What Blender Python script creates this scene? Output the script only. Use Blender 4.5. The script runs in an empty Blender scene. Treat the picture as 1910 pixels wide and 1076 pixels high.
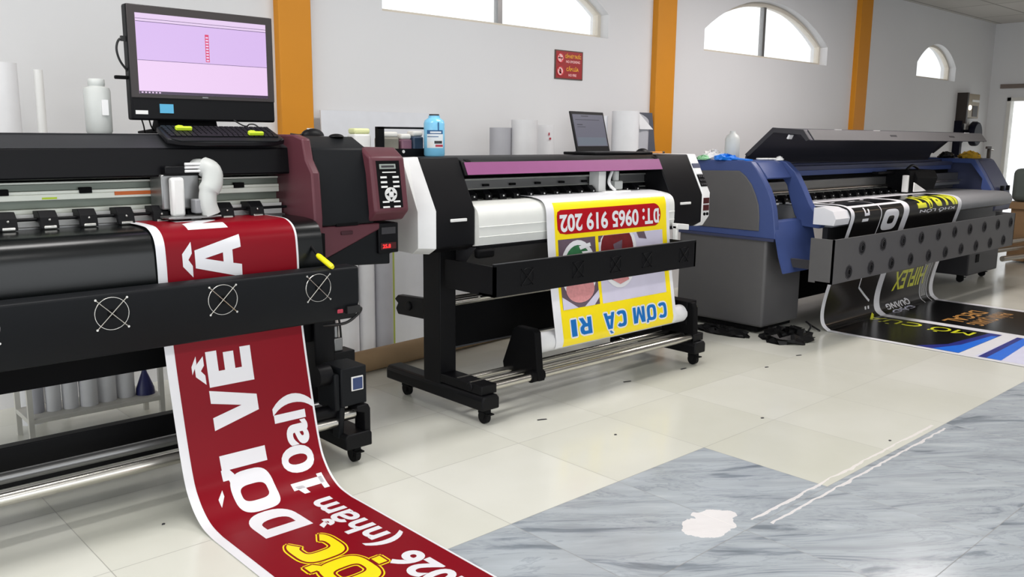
import bpy, bmesh, math, random
from mathutils import Vector, Matrix
random.seed(11)
sc = bpy.context.scene
COL = sc.collection
PI = math.pi

# ------------------------------------------------------------------ camera
F, PITCH, YAW, ROLL, CAMH = 1621.88, .1738, .8236, .0096, 1.3952
fw = Vector((math.cos(YAW)*math.cos(PITCH), math.sin(YAW)*math.cos(PITCH), -math.sin(PITCH)))
rt0 = Vector((math.sin(YAW), -math.cos(YAW), 0)); up0 = rt0.cross(fw)
rt = rt0*math.cos(ROLL)+up0*math.sin(ROLL); up = up0*math.cos(ROLL)-rt0*math.sin(ROLL)
cd = bpy.data.cameras.new('camera'); cam = bpy.data.objects.new('camera', cd); COL.objects.link(cam)
cd.sensor_fit = 'HORIZONTAL'; cd.sensor_width = 36; cd.lens = F/1910*36; cd.clip_start = .05
cam.matrix_world = Matrix(((rt.x, up.x, -fw.x, 0), (rt.y, up.y, -fw.y, 0), (rt.z, up.z, -fw.z, CAMH), (0, 0, 0, 1)))
sc.camera = cam

# ------------------------------------------------------------------ world, lights, exposure
w = bpy.data.worlds.new('sky'); sc.world = w; w.use_nodes = True
bg = w.node_tree.nodes['Background']; bg.inputs[0].default_value = (.95, .98, 1, 1); bg.inputs[1].default_value = 1.9
sc.view_settings.view_transform = 'Standard'; sc.view_settings.look = 'None'
sc.view_settings.gamma = 1; sc.view_settings.use_curve_mapping = False
sc.view_settings.exposure = -0.45

def area(name, loc, sx, sy, power, col, rot=(0, 0, 0)):
    l = bpy.data.lights.new(name, 'AREA'); l.shape = 'RECTANGLE'; l.size = sx; l.size_y = sy
    l.energy = power; l.color = col
    o = bpy.data.objects.new(name, l); COL.objects.link(o); o.location = loc; o.rotation_euler = rot
    return o
# fluorescent ceiling panels over the front half of the shop, and daylight fill added at two assumed openings out of view
for (x, y, p) in ((-1.6, 2.9, 40), (1.0, 2.9, 46), (3.6, 2.9, 46), (6.7, 2.9, 66), (7.9, 2.9, 34), (-1.6, -.4, 40), (1.0, -.4, 40), (3.6, -.4, 40), (6.2, -.4, 26)):
    area('ceiling_lamp', (x, y, 3.03), 1.2, .5, p, (1, .98, .96) if x < 5 else (1, .93, .90))
area('ceiling_lamp', (12.2, .6, 3.03), 1.2, .5, 16, (1, .72, .5))
area('added_daylight_fill', (1.5, -4.9, 1.5), 7.0, 2.6, 120, (.93, .97, 1), (PI/2, 0, 0))
area('added_daylight_fill', (-4.9, .6, 1.5), 6.0, 2.6, 150, (.93, .97, 1), (PI/2, 0, -PI/2))  # added out of view to brighten the left-facing sides and the floor

# ------------------------------------------------------------------ materials
def lin(c):
    def f(v):
        v /= 255
        return v/12.92 if v <= .04045 else ((v+.055)/1.055)**2.4
    return (f(c[0]), f(c[1]), f(c[2]), 1)
MATS = {}
def mat(name, c, rough=.5, metal=0., var=.05, scale=14., spec=.5, trans=0., emit=None, es=1., aniso=None, coat=0.):
    if name in MATS: return MATS[name]
    m = bpy.data.materials.new(name); m.use_nodes = True; nt = m.node_tree; N = nt.nodes; L = nt.links
    p = N['Principled BSDF']; col = lin(c)
    p.inputs['Roughness'].default_value = rough; p.inputs['Metallic'].default_value = metal
    p.inputs['Specular IOR Level'].default_value = spec
    if trans: p.inputs['Transmission Weight'].default_value = trans
    if coat: p.inputs['Coat Weight'].default_value = coat; p.inputs['Coat Roughness'].default_value = .08
    tc = N.new('ShaderNodeTexCoord'); nz = N.new('ShaderNodeTexNoise'); nz.inputs['Scale'].default_value = scale
    nz.inputs['Detail'].default_value = 3
    if aniso:
        mp = N.new('ShaderNodeMapping'); mp.inputs['Scale'].default_value = aniso
        L.new(tc.outputs['Object'], mp.inputs[0]); L.new(mp.outputs[0], nz.inputs['Vector'])
    else: L.new(tc.outputs['Object'], nz.inputs['Vector'])
    mx = N.new('ShaderNodeMix'); mx.data_type = 'RGBA'
    mx.inputs[6].default_value = tuple(v*(1-var) for v in col[:3])+(1,)
    mx.inputs[7].default_value = tuple(min(1, v*(1+var)) for v in col[:3])+(1,)
    L.new(nz.outputs['Fac'], mx.inputs[0]); L.new(mx.outputs[2], p.inputs['Base Color'])
    if emit:
        p.inputs['Emission Color'].default_value = lin(emit); p.inputs['Emission Strength'].default_value = es
    MATS[name] = m
    return m
K = dict(
 black=mat('black painted steel', (11, 11, 14), .45, spec=.17), blackm=mat('matte black', (8, 8, 10), .7, spec=.12),
 blackg=mat('glossy black plate', (10, 13, 14), .25, spec=.4), rubber=mat('black rubber', (13, 13, 14), .75, spec=.2),
 char=mat('charcoal cover', (19, 21, 24), .5, spec=.17), dgrey=mat('dark grey steel', (62, 63, 66), .5, spec=.3),
 beamtop=mat('graphite top panel', (44, 45, 48), .5, spec=.25),
 maroon=mat('maroon plastic', (92, 50, 58), .4, spec=.3), maroond=mat('dark maroon plastic', (60, 28, 36), .45, spec=.3),
 white=mat('white plastic', (232, 232, 232), .4), cream=mat('cream platen paint', (230, 231, 226), .3),
 silver=mat('side panel grey', (228, 228, 226), .5), chrome=mat('chrome tube', (206, 203, 196), .27, 1.),
 alu=mat('brushed aluminium', (196, 198, 192), .32, .85), alud=mat('dull aluminium', (138, 138, 138), .35, .8),
 railw=mat('pale rail', (226, 229, 218), .35, .1), railg=mat('grey green rail', (112, 120, 110), .4, .3),
 orange=mat('orange label', (212, 104, 34), .5), yellow=mat('yellow grip', (240, 232, 20), .4),
 lime=mat('lime green plastic', (196, 224, 40), .5), purple=mat('mauve stripe', (140, 78, 124), .4, spec=.3),
 blue=mat('printer blue', (60, 76, 126), .38, spec=.35), navy=mat('navy housing', (52, 58, 88), .45),
 p3grey=mat('printer grey', (88, 87, 88), .5, spec=.3), p3greyl=mat('printer pale grey', (140, 141, 144), .5),
 p3greyd=mat('printer dark grey', (58, 57, 60), .5, spec=.3), hood=mat('hood inside', (52, 51, 60), .45),
 ledred=mat('red digits', (250, 40, 40), .5, emit=(255, 40, 40), es=2.5), ledbox=mat('dark red display', (70, 18, 20), .3),
 lcd=mat('grey display', (150, 158, 152), .3), lcdblue=mat('blue display', (50, 66, 108), .25),
 card=mat('kraft cardboard', (150, 124, 92), .8, var=.1), paper=mat('white vinyl roll', (226, 226, 228), .5),
 paperg=mat('grey backed roll', (178, 178, 184), .55), paperb=mat('bluish white board', (220, 222, 227), .6),
 bottle=mat('cloudy plastic', (226, 229, 226), .4, spec=.3, trans=.35), cable=mat('black cable', (18, 18, 19), .5),
 greenedge=mat('lime edge', (178, 190, 92), .6), rack=mat('white painted rack', (208, 206, 198), .45),
 funnel=mat('blue funnel', (34, 38, 96), .4), inkgrey=mat('grey ink bottle', (138, 134, 122), .4),
 inkpink=mat('pink ink bottle', (140, 98, 116), .4), inkblue=mat('blue ink bottle', (58, 78, 102), .4),
 cap=mat('white bottle cap', (222, 220, 214), .4), inkyel=mat('yellow ink bottle cap', (222, 226, 170), .4),
 cleaner=mat('light blue cleaner', (128, 200, 236), .18), glove=mat('blue glove', (10, 120, 226), .45),
 label=mat('white label', (222, 228, 232), .5), labelb=mat('label blue', (44, 92, 140), .5), labelr=mat('label red', (176, 48, 70), .5), pill=mat('printed bright red', (176, 14, 28), .3, var=.02, spec=.3), lip=mat('hood lip grey', (96, 95, 96), .5, spec=.3),
 bag=mat('black plastic bag', (12, 12, 13), .42, spec=.25), steel=mat('steel', (176, 176, 172), .3, 1.),
 pvcred=mat('printed dark red vinyl', (129, 10, 26), .34, var=.02, spec=.14), pvcw=mat('white vinyl', (230, 230, 234), .3, var=.02),
 pvcy=mat('printed yellow', (252, 226, 20), .3, var=.02), pvcb=mat('printed blue', (20, 112, 190), .3, var=.02),
 pvck=mat('printed black', (13, 12, 13), .22, var=.02, spec=.35), pvclime=mat('printed lime', (222, 224, 40), .3, var=.02),
 pvcor=mat('printed amber', (190, 138, 74), .3, var=.08), pvcblue2=mat('printed bright blue', (22, 110, 226), .3, var=.1),
 pvcnavy=mat('printed deep blue', (30, 38, 130), .3, var=.1), pvcsky=mat('printed lilac white', (222, 222, 244), .3),
 foodg=mat('printed greens', (52, 112, 72), .35, var=.4, scale=40), foodr=mat('printed curry', (112, 30, 34), .35, var=.35, scale=30),
 foodp=mat('printed meat', (206, 140, 142), .35, var=.25, scale=60), foodt=mat('printed table', (100, 84, 96), .35, var=.3),
 foodl=mat('printed lilac cloth', (206, 202, 222), .35), darkbrown=mat('pencil tip', (40, 30, 24), .5),
 keyb=mat('keyboard black', (16, 16, 20), .4, spec=.3), key=mat('key black', (24, 24, 28), .45, spec=.3), tan=mat('tan box', (150, 118, 84), .7, var=.1),
 pencil=mat('orange pencil', (226, 150, 60), .5), gold=mat('mustard cloth', (176, 138, 24), .7), brass=mat('electric box enamel', (150, 136, 112), .4),
 fanblue=mat('navy fan', (10, 11, 26), .5, spec=.12), green=mat('pale green cloth', (150, 206, 160), .7),
)

# ------------------------------------------------------------------ mesh helpers
class MB:
    def __init__(s): s.v = []; s.f = []; s.m = []
    def add(s, vs, fs, m=0):
        o = len(s.v); s.v += [tuple(v) for v in vs]
        for f in fs: s.f.append([o+i for i in f]); s.m.append(m)
        return s
    def box(s, x0, x1, y0, y1, z0, z1, m=0):
        return s.add([(x, y, z) for x in (x0, x1) for y in (y0, y1) for z in (z0, z1)],
                     [(0, 1, 3, 2), (4, 6, 7, 5), (0, 4, 5, 1), (2, 3, 7, 6), (0, 2, 6, 4), (1, 5, 7, 3)], m)
    def prism(s, ax, poly, a, b, m=0):
        n = len(poly)
        def q(p, t):
            return (t, p[0], p[1]) if ax == 'x' else (p[0], t, p[1]) if ax == 'y' else (p[0], p[1], t)
        return s.add([q(p, a) for p in poly]+[q(p, b) for p in poly],
                     [tuple(range(n))[::-1], tuple(range(n, 2*n))]+[(i, (i+1) % n, n+(i+1) % n, n+i) for i in range(n)], m)
    def tube(s, pts, r, n=12, m=0, caps=True):
        pts = [Vector(p) for p in pts]; rs = r if isinstance(r, (list, tuple)) else [r]*len(pts)
        vs = []; ref = None
        for i, p in enumerate(pts):
            t = (pts[min(i+1, len(pts)-1)]-pts[max(i-1, 0)])
            t = t.normalized() if t.length > 1e-9 else Vector((0, 0, 1))
            if ref is None:
                ref = Vector((0, 0, 1)) if abs(t.z) < .9 else Vector((1, 0, 0))
            a = (ref-t*ref.dot(t)).normalized(); ref = a; b = t.cross(a)
            vs += [p+(a*math.cos(2*PI*k/n)+b*math.sin(2*PI*k/n))*rs[i] for k in range(n)]
        fs = [(i*n+k, i*n+(k+1) % n, (i+1)*n+(k+1) % n, (i+1)*n+k) for i in range(len(pts)-1) for k in range(n)]
        if caps: fs += [tuple(range(n))[::-1], tuple((len(pts)-1)*n+k for k in range(n))]
        return s.add(vs, fs, m)
    def cyl(s, a, b, r, n=24, m=0, r2=None):
        return s.tube([a, b], [r, r if r2 is None else r2], n, m)
    def lathe(s, c, prof, n=24, m=0, sx=1., sy=1.):
        vs = [(c[0]+r*sx*math.cos(2*PI*k/n), c[1]+r*sy*math.sin(2*PI*k/n), c[2]+z) for r, z in prof for k in range(n)]
        fs = [(i*n+k, i*n+(k+1) % n, (i+1)*n+(k+1) % n, (i+1)*n+k) for i in range(len(prof)-1) for k in range(n)]
        fs += [tuple(range(n))[::-1], tuple((len(prof)-1)*n+k for k in range(n))]
        return s.add(vs, fs, m)
    def ring(s, c, ax, R, r, n=32, k=6, m=0):
        A, B = (Vector((1, 0, 0)), Vector((0, 0, 1))) if ax == 'y' else (Vector((0, 1, 0)), Vector((0, 0, 1))) if ax == 'x' else (Vector((1, 0, 0)), Vector((0, 1, 0)))
        nn = A.cross(B); c = Vector(c); vs = []
        for i in range(n):
            d = A*math.cos(2*PI*i/n)+B*math.sin(2*PI*i/n)
            vs += [c+d*(R+r*math.cos(2*PI*j/k))+nn*r*math.sin(2*PI*j/k) for j in range(k)]
        return s.add(vs, [(i*k+j, ((i+1) % n)*k+j, ((i+1) % n)*k+(j+1) % k, i*k+(j+1) % k) for i in range(n) for j in range(k)], m)
    def ball(s, c, rx, ry, rz, n=16, h=8, m=0, half=False):
        lo = 0 if half else -PI/2
        prof = [(max(1e-4, math.cos(lo+(PI/2-lo)*i/h)), math.sin(lo+(PI/2-lo)*i/h)) for i in range(h+1)]
        return s.lathe(c, [(r, z*rz) for r, z in prof], n, m, rx, ry)
    def xform(s, M, start=0):
        s.v = s.v[:start]+[tuple(M @ Vector(v)) for v in s.v[start:]]; return s
    def build(s, name, mats, parent=None, bevel=0., seg=2, angle=35, recalc=True):
        me = bpy.data.meshes.new(name)
        base = Vector(parent.matrix_world.translation) if parent else Vector((0, 0, 0))
        p = parent
        base = Vector((0, 0, 0))
        while p: base += Vector(p.location); p = p.parent
        me.from_pydata([tuple(Vector(v)-base) for v in s.v], [], s.f)
        for m in (mats if isinstance(mats, (list, tuple)) else [mats]): me.materials.append(K[m] if isinstance(m, str) else m)
        for p, mi in zip(me.polygons, s.m): p.material_index = mi
        if recalc:
            bm = bmesh.new(); bm.from_mesh(me); bmesh.ops.recalc_face_normals(bm, faces=bm.faces); bm.to_mesh(me); bm.free()
        for p in me.polygons: p.use_smooth = True
        me.set_sharp_from_angle(angle=math.radians(angle))
        o = bpy.data.objects.new(name, me); COL.objects.link(o)
        if parent: o.parent = parent
        if bevel:
            b = o.modifiers.new('bevel', 'BEVEL'); b.width = bevel; b.segments = seg; b.limit_method = 'ANGLE'; b.angle_limit = math.radians(40)
            b.harden_normals = False
        return o

def tag(o, label, cat, group=None):
    o['label'] = label; o['category'] = cat
    if group: o['group'] = group
    return o
def thing(name, loc, label, cat, group=None):
    o = bpy.data.objects.new(name, None); COL.objects.link(o); o.location = loc; o.empty_display_size = .1
    return tag(o, label, cat, group)
def struct(o): o['kind'] = 'structure'; return o

def text2d(body, bold=0., shear=0., space=1.):
    c = bpy.data.curves.new('t', 'FONT'); c.body = body; c.size = 1; c.offset = bold; c.shear = shear; c.space_character = space
    c.resolution_u = 5
    o = bpy.data.objects.new('t', c); COL.objects.link(o); me = o.to_mesh()
    v = [(p.co.x, p.co.y) for p in me.vertices]; f = [tuple(p.vertices) for p in me.polygons]
    o.to_mesh_clear(); bpy.data.objects.remove(o); bpy.data.curves.remove(c)
    x0 = min(p[0] for p in v); x1 = max(p[0] for p in v)
    return [((x-x0)/(x1-x0), y/.69) for x, y in v], f      # width 0..1, cap height 1

# heavy block letters, outline loops in a box 0..1 wide and 0..1 (cap height) tall
def se(cx, cy, rx, ry, e=.62, n=36):
    return [(cx+rx*math.copysign(abs(math.cos(2*PI*k/n))**e, math.cos(2*PI*k/n)), cy+ry*math.copysign(abs(math.sin(2*PI*k/n))**e, math.sin(2*PI*k/n))) for k in range(n)]
def cee(gap=.14):
    o = se(.5, .5, .5, .5, .6, 48); i = se(.52, .5, .20, .30, .6, 48)
    sel = [k for k in range(48) if abs(((k+24) % 48)-24) >= 5]; sel = sorted(sel)
    return [[o[k] for k in sel]+[i[k] for k in reversed(sel)]]
def dee():
    o = [(0, 0), (.5, 0)]+[(.5+.5*math.sin(PI*k/14)**.8, .5-.5*math.copysign(abs(math.cos(PI*k/14))**.8, math.cos(PI*k/14))) for k in range(1, 14)]+[(.5, 1), (0, 1)]
    i = [(.32, .2), (.48, .2)]+[(.48+.2*math.sin(PI*k/10)**.8, .5-.3*math.copysign(abs(math.cos(PI*k/10))**.8, math.cos(PI*k/10))) for k in range(1, 10)]+[(.48, .8), (.32, .8)]
    return [o, i]
GLY = {
 'I': [[(0, 0), (1, 0), (1, 1), (0, 1)]],
 'E': [[(0, 0), (1, 0), (1, .24), (.42, .24), (.42, .39), (.92, .39), (.92, .62), (.42, .62), (.42, .76), (1, .76), (1, 1), (0, 1)]],
 'V': [[(.30, 0), (.70, 0), (1, 1), (.68, 1), (.5, .36), (.32, 1), (0, 1)]],
 'A': [[(0, 0), (.30, 0), (.345, .19), (.655, .19), (.70, 0), (1, 0), (.70, 1), (.30, 1)], [(.395, .40), (.605, .40), (.5, .80)]],
 'O': [se(.5, .5, .5, .5), se(.5, .5, .19, .31)],
 'D': dee(), 'C': cee(),
 'M': [[(0, 0), (.25, 0), (.25, .60), (.42, 0), (.58, 0), (.75, .60), (.75, 0), (1, 0), (1, 1), (.68, 1), (.5, .42), (.32, 1), (0, 1)]],
 'R': [[(0, 0), (.32, 0), (.32, .36), (.42, .36), (.66, 0), (1, 0), (.74, .40), (.93, .55), (.96, .72), (.90, .90), (.72, 1), (0, 1)], [(.32, .56), (.56, .56), (.63, .62), (.64, .70), (.60, .78), (.54, .80), (.32, .80)]],
 'U': [[(0, 1), (0, .32), (.08, .12), (.28, 0), (.72, 0), (.92, .12), (1, .32), (1, 1), (.68, 1), (.68, .34), (.62, .24), (.38, .24), (.32, .34), (.32, 1)]],
 'N': [[(0, 0), (.30, 0), (.30, .52), (.66, 0), (1, 0), (1, 1), (.70, 1), (.70, .48), (.34, 1), (0, 1)]],
 '^': [[(.10, 1.06), (.36, 1.06), (.5, 1.14), (.64, 1.06), (.90, 1.06), (.64, 1.26), (.36, 1.26)]],
 '`': [[(.15, 1.30), (.42, 1.30), (.60, 1.10), (.42, 1.10)]],
 'horn': [[(.86, .80), (.98, .82), (1.10, .92), (1.10, 1.10), (.88, 1.10), (.88, .97), (.74, .94)]],
 'dot': [[(.38, -.28), (.62, -.28), (.62, -.08), (.38, -.08)]],
}
def glyph(ch):
    bm = bmesh.new(); ed = []
    for loop in GLY[ch]:
        vs = [bm.verts.new((a, b, 0)) for a, b in loop]
        ed += [bm.edges.new((vs[k], vs[(k+1) % len(vs)])) for k in range(len(vs))]
    bmesh.ops.triangle_fill(bm, edges=ed, use_beauty=True); bm.verts.index_update()
    r = [(v.co.x, v.co.y) for v in bm.verts], [tuple(v.index for v in f.verts) for f in bm.faces]; bm.free(); return r

# ------------------------------------------------------------------ flexible printed sheets
def smooth(P, n=8):
    out = []
    for i in range(len(P)-1):
        p0, p1, p2, p3 = P[max(i-1, 0)], P[i], P[i+1], P[min(i+2, len(P)-1)]
        for k in range(n):
            t = k/n
            out.append(tuple(.5*((2*b)+(-a+c)*t+(2*a-5*b+4*c-d)*t*t+(-a+3*b-3*c+d)*t**3) for a, b, c, d in zip(p0, p1, p2, p3)))
    out.append(tuple(P[-1])); return out
class Sheet:
    def __init__(s, P, x0, x1, skew=None):
        s.p = smooth(P); s.s = [0.]; s.x0, s.x1 = x0, x1; s.skew = skew or (lambda t: 0.)
        for a, b in zip(s.p, s.p[1:]): s.s.append(s.s[-1]+math.hypot(b[0]-a[0], b[1]-a[1]))
        s.mb = MB()
        L = s.s[-1]; ns = len(s.p)
        vs = []
        for off in (0., -.0012):
            for t in s.s: vs += [s.M(x0, t, off), s.M(x1, t, off)]
        fs = []
        for i in range(ns-1):
            fs.append((2*i, 2*i+1, 2*i+3, 2*i+2)); o = 2*ns
            fs.append((o+2*i, o+2*i+2, o+2*i+3, o+2*i+1))
            fs.append((2*i, 2*i+2, o+2*i+2, o+2*i)); fs.append((2*i+1, o+2*i+1, o+2*i+3, 2*i+3))
        s.mb.add(vs, fs, 0)
    def M(s, u, t, off=0.):
        t = max(0, min(t, s.s[-1])); lo, hi = 0, len(s.s)-2
        while lo < hi:
            mid = (lo+hi+1)//2
            if s.s[mid] <= t: lo = mid
            else: hi = mid-1
        i = lo; k = (t-s.s[i])/max(1e-9, s.s[i+1]-s.s[i])
        (y0, z0), (y1, z1) = s.p[i], s.p[i+1]
        dy, dz = y1-y0, z1-z0; l = math.hypot(dy, dz) or 1
        return (u+s.skew(t), y0+dy*k+dz/l*off, z0+dz*k-dy/l*off)
    def flat(s, vs, fs, m, layer=1):
        bm = bmesh.new(); bv = [bm.verts.new((a, b, 0)) for a, b in vs]
        for f in fs:
            try: bm.faces.new([bv[i] for i in f])
            except ValueError: pass
        lo = min(b for a, b in vs); hi = max(b for a, b in vs)
        for t in s.s:      # cut where the sheet itself bends, so every print layer stays parallel to it
            if lo < t < hi:
                bmesh.ops.bisect_plane(bm, geom=list(bm.verts)+list(bm.edges)+list(bm.faces), plane_co=(0, t, 0), plane_no=(0, 1, 0), dist=1e-7)
        bm.verts.index_update()
        s.mb.add([s.M(v.co.x, v.co.y, layer*.0005) for v in bm.verts], [[v.index for v in f.verts] for f in bm.faces], m)
        bm.free()
    def rect(s, u0, u1, t0, t1, m, layer=1): s.flat([(u0, t0), (u1, t0), (u1, t1), (u0, t1)], [(0, 1, 2, 3)], m, layer)
    def poly(s, pts, m, layer=1): s.flat(pts, [tuple(range(len(pts)))], m, layer)
    def disc(s, u, t, ru, rt_, m, layer=1, n=28, lim=(-9, 99)): s.poly([(u+ru*math.cos(2*PI*k/n), min(lim[1], max(lim[0], t+rt_*math.sin(2*PI*k/n)))) for k in range(n)], m, layer)
    def text(s, body, o, right, upv, m, layer=2, bold=.02, shear=0.):
        """o start corner on the baseline, right = full run vector, upv = cap height vector, in (u, s)"""
        v, f = text2d(body, bold, shear)
        s.flat([(o[0]+right[0]*a+upv[0]*b, o[1]+right[1]*a+upv[1]*b) for a, b in v], f, m, layer)

    def letter(s, ch, o, right, upv, m, layer=2, grow=0.):
        for q_, c_ in enumerate([ch] if isinstance(ch, str) else ch):
            v, f = glyph(c_)
            base = [(o[0]+right[0]*a+upv[0]*b, o[1]+right[1]*a+upv[1]*b) for a, b in v]
            for k in range(8 if grow else 1):
                dx, dy = (math.cos(k*PI/4)*grow, math.sin(k*PI/4)*grow) if grow else (0, 0)
                s.flat([(a+dx, b+dy) for a, b in base], f, m, layer+.03*k+.3*q_)

# ------------------------------------------------------------------ the room
W, ZC, XR = 4.87, 3.06, 14.06
TX, TY, TS = .8264, 1.5805, .6
def floor_mat():
    m = bpy.data.materials.new('polished floor tiles'); m.use_nodes = True; nt = m.node_tree; N = nt.nodes; L = nt.links
    p = N['Principled BSDF']; geo = N.new('ShaderNodeNewGeometry'); sp = N.new('ShaderNodeSeparateXYZ'); L.new(geo.outputs['Position'], sp.inputs[0])
    def mth(op, a, b=None, c=None):
        n = N.new('ShaderNodeMath'); n.operation = op
        for i, v in enumerate((a, b, c)):
            if v is None: continue
            if isinstance(v, (int, float)): n.inputs[i].default_value = v
            else: L.new(v, n.inputs[i])
        return n.outputs[0]
    x = mth('DIVIDE', mth('SUBTRACT', sp.outputs[0], TX), TS); y = mth('DIVIDE', mth('SUBTRACT', sp.outputs[1], TY), TS)
    def edge(v):   # distance to the nearest joint, in metres
        return mth('MULTIPLY', mth('ABSOLUTE', mth('SUBTRACT', mth('FRACT', mth('ADD', v, .5)), .5)), TS)
    d = mth('MINIMUM', edge(x), edge(y)); joint = mth('LESS_THAN', d, .0016)
    # marble region: y row < 1 where x column < 4, y row < 0 beyond
    grey = mth('LESS_THAN', y, mth('LESS_THAN', x, 4.0))
    # cream tiles, every tile a little different
    cmb = N.new('ShaderNodeCombineXYZ'); L.new(mth('FLOOR', x), cmb.inputs[0]); L.new(mth('FLOOR', y), cmb.inputs[1])
    wn = N.new('ShaderNodeTexWhiteNoise'); L.new(cmb.outputs[0], wn.inputs[0])
    nz = N.new('ShaderNodeTexNoise'); nz.inputs['Scale'].default_value = 1.6; nz.inputs['Detail'].default_value = 4; L.new(geo.outputs['Position'], nz.inputs['Vector'])
    cr = N.new('ShaderNodeValToRGB'); L.new(mth('ADD', mth('MULTIPLY', wn.outputs['Value'], .35), mth('MULTIPLY', nz.outputs['Fac'], .65)), cr.inputs[0])
    cr.color_ramp.elements[0].color = lin((211, 211, 198)); cr.color_ramp.elements[1].color = lin((226, 226, 217))
    cr.color_ramp.elements[0].position = .25; cr.color_ramp.elements[1].position = .75
    # marble: stretched veins running along (.73,-.68)
    mp = N.new('ShaderNodeMapping'); mp.vector_type = 'TEXTURE'; mp.inputs['Rotation'].default_value = (0, 0, -.66); mp.inputs['Scale'].default_value = (1.7, .34, 1)
    off = N.new('ShaderNodeVectorMath'); off.operation = 'MULTIPLY_ADD'; L.new(wn.outputs['Color'], off.inputs[0]); off.inputs[1].default_value = (.25, .25, 0); L.new(geo.outputs['Position'], off.inputs[2])
    L.new(off.outputs[0], mp.inputs[0])
    n1 = N.new('ShaderNodeTexNoise'); n1.inputs['Scale'].default_value = 2.1; n1.inputs['Detail'].default_value = 9; n1.inputs['Roughness'].default_value = .60; n1.inputs['Distortion'].default_value = 1.6; L.new(mp.outputs[0], n1.inputs['Vector'])
    g = N.new('ShaderNodeValToRGB'); L.new(n1.outputs['Fac'], g.inputs[0])
    els = g.color_ramp.elements; els[0].position = .27; els[0].color = lin((112, 120, 129)); els[1].position = .58; els[1].color = lin((175, 182, 188))
    e = els.new(.37); e.color = lin((134, 142, 150)); e = els.new(.415); e.color = lin((160, 167, 174)); e = els.new(.47); e.color = lin((173, 180, 186)); e = els.new(.50); e.color = lin((158, 165, 172)); e = els.new(.515); e.color = lin((175, 182, 188)); e = els.new(.72); e.color = lin((190, 196, 200))
    n3 = N.new('ShaderNodeTexNoise'); n3.inputs['Scale'].default_value = 5.; n3.inputs['Detail'].default_value = 6; L.new(mp.outputs[0], n3.inputs['Vector'])
    g3 = N.new('ShaderNodeMix'); g3.data_type = 'RGBA'; g3.blend_type = 'OVERLAY'; g3.inputs[0].default_value = .28; L.new(g.outputs[0], g3.inputs[6]); L.new(n3.outputs['Fac'], g3.inputs[7])
    mx = N.new('ShaderNodeMix'); mx.data_type = 'RGBA'; L.new(grey, mx.inputs[0]); L.new(cr.outputs[0], mx.inputs[6]); L.new(g3.outputs[2], mx.inputs[7])
    mj = N.new('ShaderNodeMix'); mj.data_type = 'RGBA'; L.new(mth('MULTIPLY', joint, .6), mj.inputs[0]); L.new(mx.outputs[2], mj.inputs[6]); mj.inputs[7].default_value = lin((126, 124, 118))
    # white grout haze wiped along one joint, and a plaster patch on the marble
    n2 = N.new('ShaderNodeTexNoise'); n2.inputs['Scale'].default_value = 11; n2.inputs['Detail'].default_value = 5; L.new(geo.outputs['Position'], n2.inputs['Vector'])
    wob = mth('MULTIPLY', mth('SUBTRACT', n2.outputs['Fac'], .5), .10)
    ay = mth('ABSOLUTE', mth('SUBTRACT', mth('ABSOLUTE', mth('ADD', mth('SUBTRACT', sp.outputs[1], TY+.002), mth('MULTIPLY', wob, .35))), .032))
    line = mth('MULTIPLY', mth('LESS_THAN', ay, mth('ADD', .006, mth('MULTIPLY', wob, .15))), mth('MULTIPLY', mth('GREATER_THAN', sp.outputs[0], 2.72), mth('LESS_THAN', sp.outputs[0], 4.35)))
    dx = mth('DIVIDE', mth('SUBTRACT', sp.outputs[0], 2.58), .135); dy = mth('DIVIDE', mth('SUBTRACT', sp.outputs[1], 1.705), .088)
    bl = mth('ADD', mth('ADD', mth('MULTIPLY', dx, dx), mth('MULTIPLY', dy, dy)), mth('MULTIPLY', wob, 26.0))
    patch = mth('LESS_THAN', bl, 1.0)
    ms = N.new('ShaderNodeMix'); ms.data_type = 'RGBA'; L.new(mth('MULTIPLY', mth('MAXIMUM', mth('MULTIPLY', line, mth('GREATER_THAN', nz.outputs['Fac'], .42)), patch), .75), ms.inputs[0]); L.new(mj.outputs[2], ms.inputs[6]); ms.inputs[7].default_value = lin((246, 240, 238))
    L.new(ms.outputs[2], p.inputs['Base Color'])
    rgh = mth('MULTIPLY_ADD', nz.outputs['Fac'], .10, .13)
    L.new(mth('ADD', rgh, mth('MULTIPLY', joint, .4)), p.inputs['Roughness'])
    bp = N.new('ShaderNodeBump'); bp.inputs['Distance'].default_value = .002; bp.inputs['Strength'].default_value = .4
    L.new(mth('SUBTRACT', 1.0, joint), bp.inputs['Height']); L.new(bp.outputs[0], p.inputs['Normal'])
    return m
def wall_mat(name, c):
    return mat(name, c, .85, var=.03, scale=1.2)
WALL = wall_mat('white wall paint', (222, 222, 223))
def ceil_mat():
    m = bpy.data.materials.new('suspended ceiling panels'); m.use_nodes = True; nt = m.node_tree; N = nt.nodes; L = nt.links
    p = N['Principled BSDF']; p.inputs['Roughness'].default_value = .8
    tc = N.new('ShaderNodeTexCoord'); br = N.new('ShaderNodeTexBrick'); br.offset = 0; br.inputs['Scale'].default_value = 1
    br.inputs['Brick Width'].default_value = 1.2; br.inputs['Row Height'].default_value = .6; br.inputs['Mortar Size'].default_value = .012
    br.inputs['Color1'].default_value = lin((206, 202, 198)); br.inputs['Color2'].default_value = lin((198, 195, 190)); br.inputs['Mortar'].default_value = lin((150, 146, 142))
    L.new(tc.outputs['Object'], br.inputs['Vector']); L.new(br.outputs['Color'], p.inputs['Base Color']); return m

XL, YF = -5., -5.
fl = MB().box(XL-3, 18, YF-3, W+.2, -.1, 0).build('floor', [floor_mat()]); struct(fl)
ce = MB().box(XL, XR+.2, YF, W+.2, ZC, ZC+.1).build('ceiling', [ceil_mat()]); struct(ce)

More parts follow.
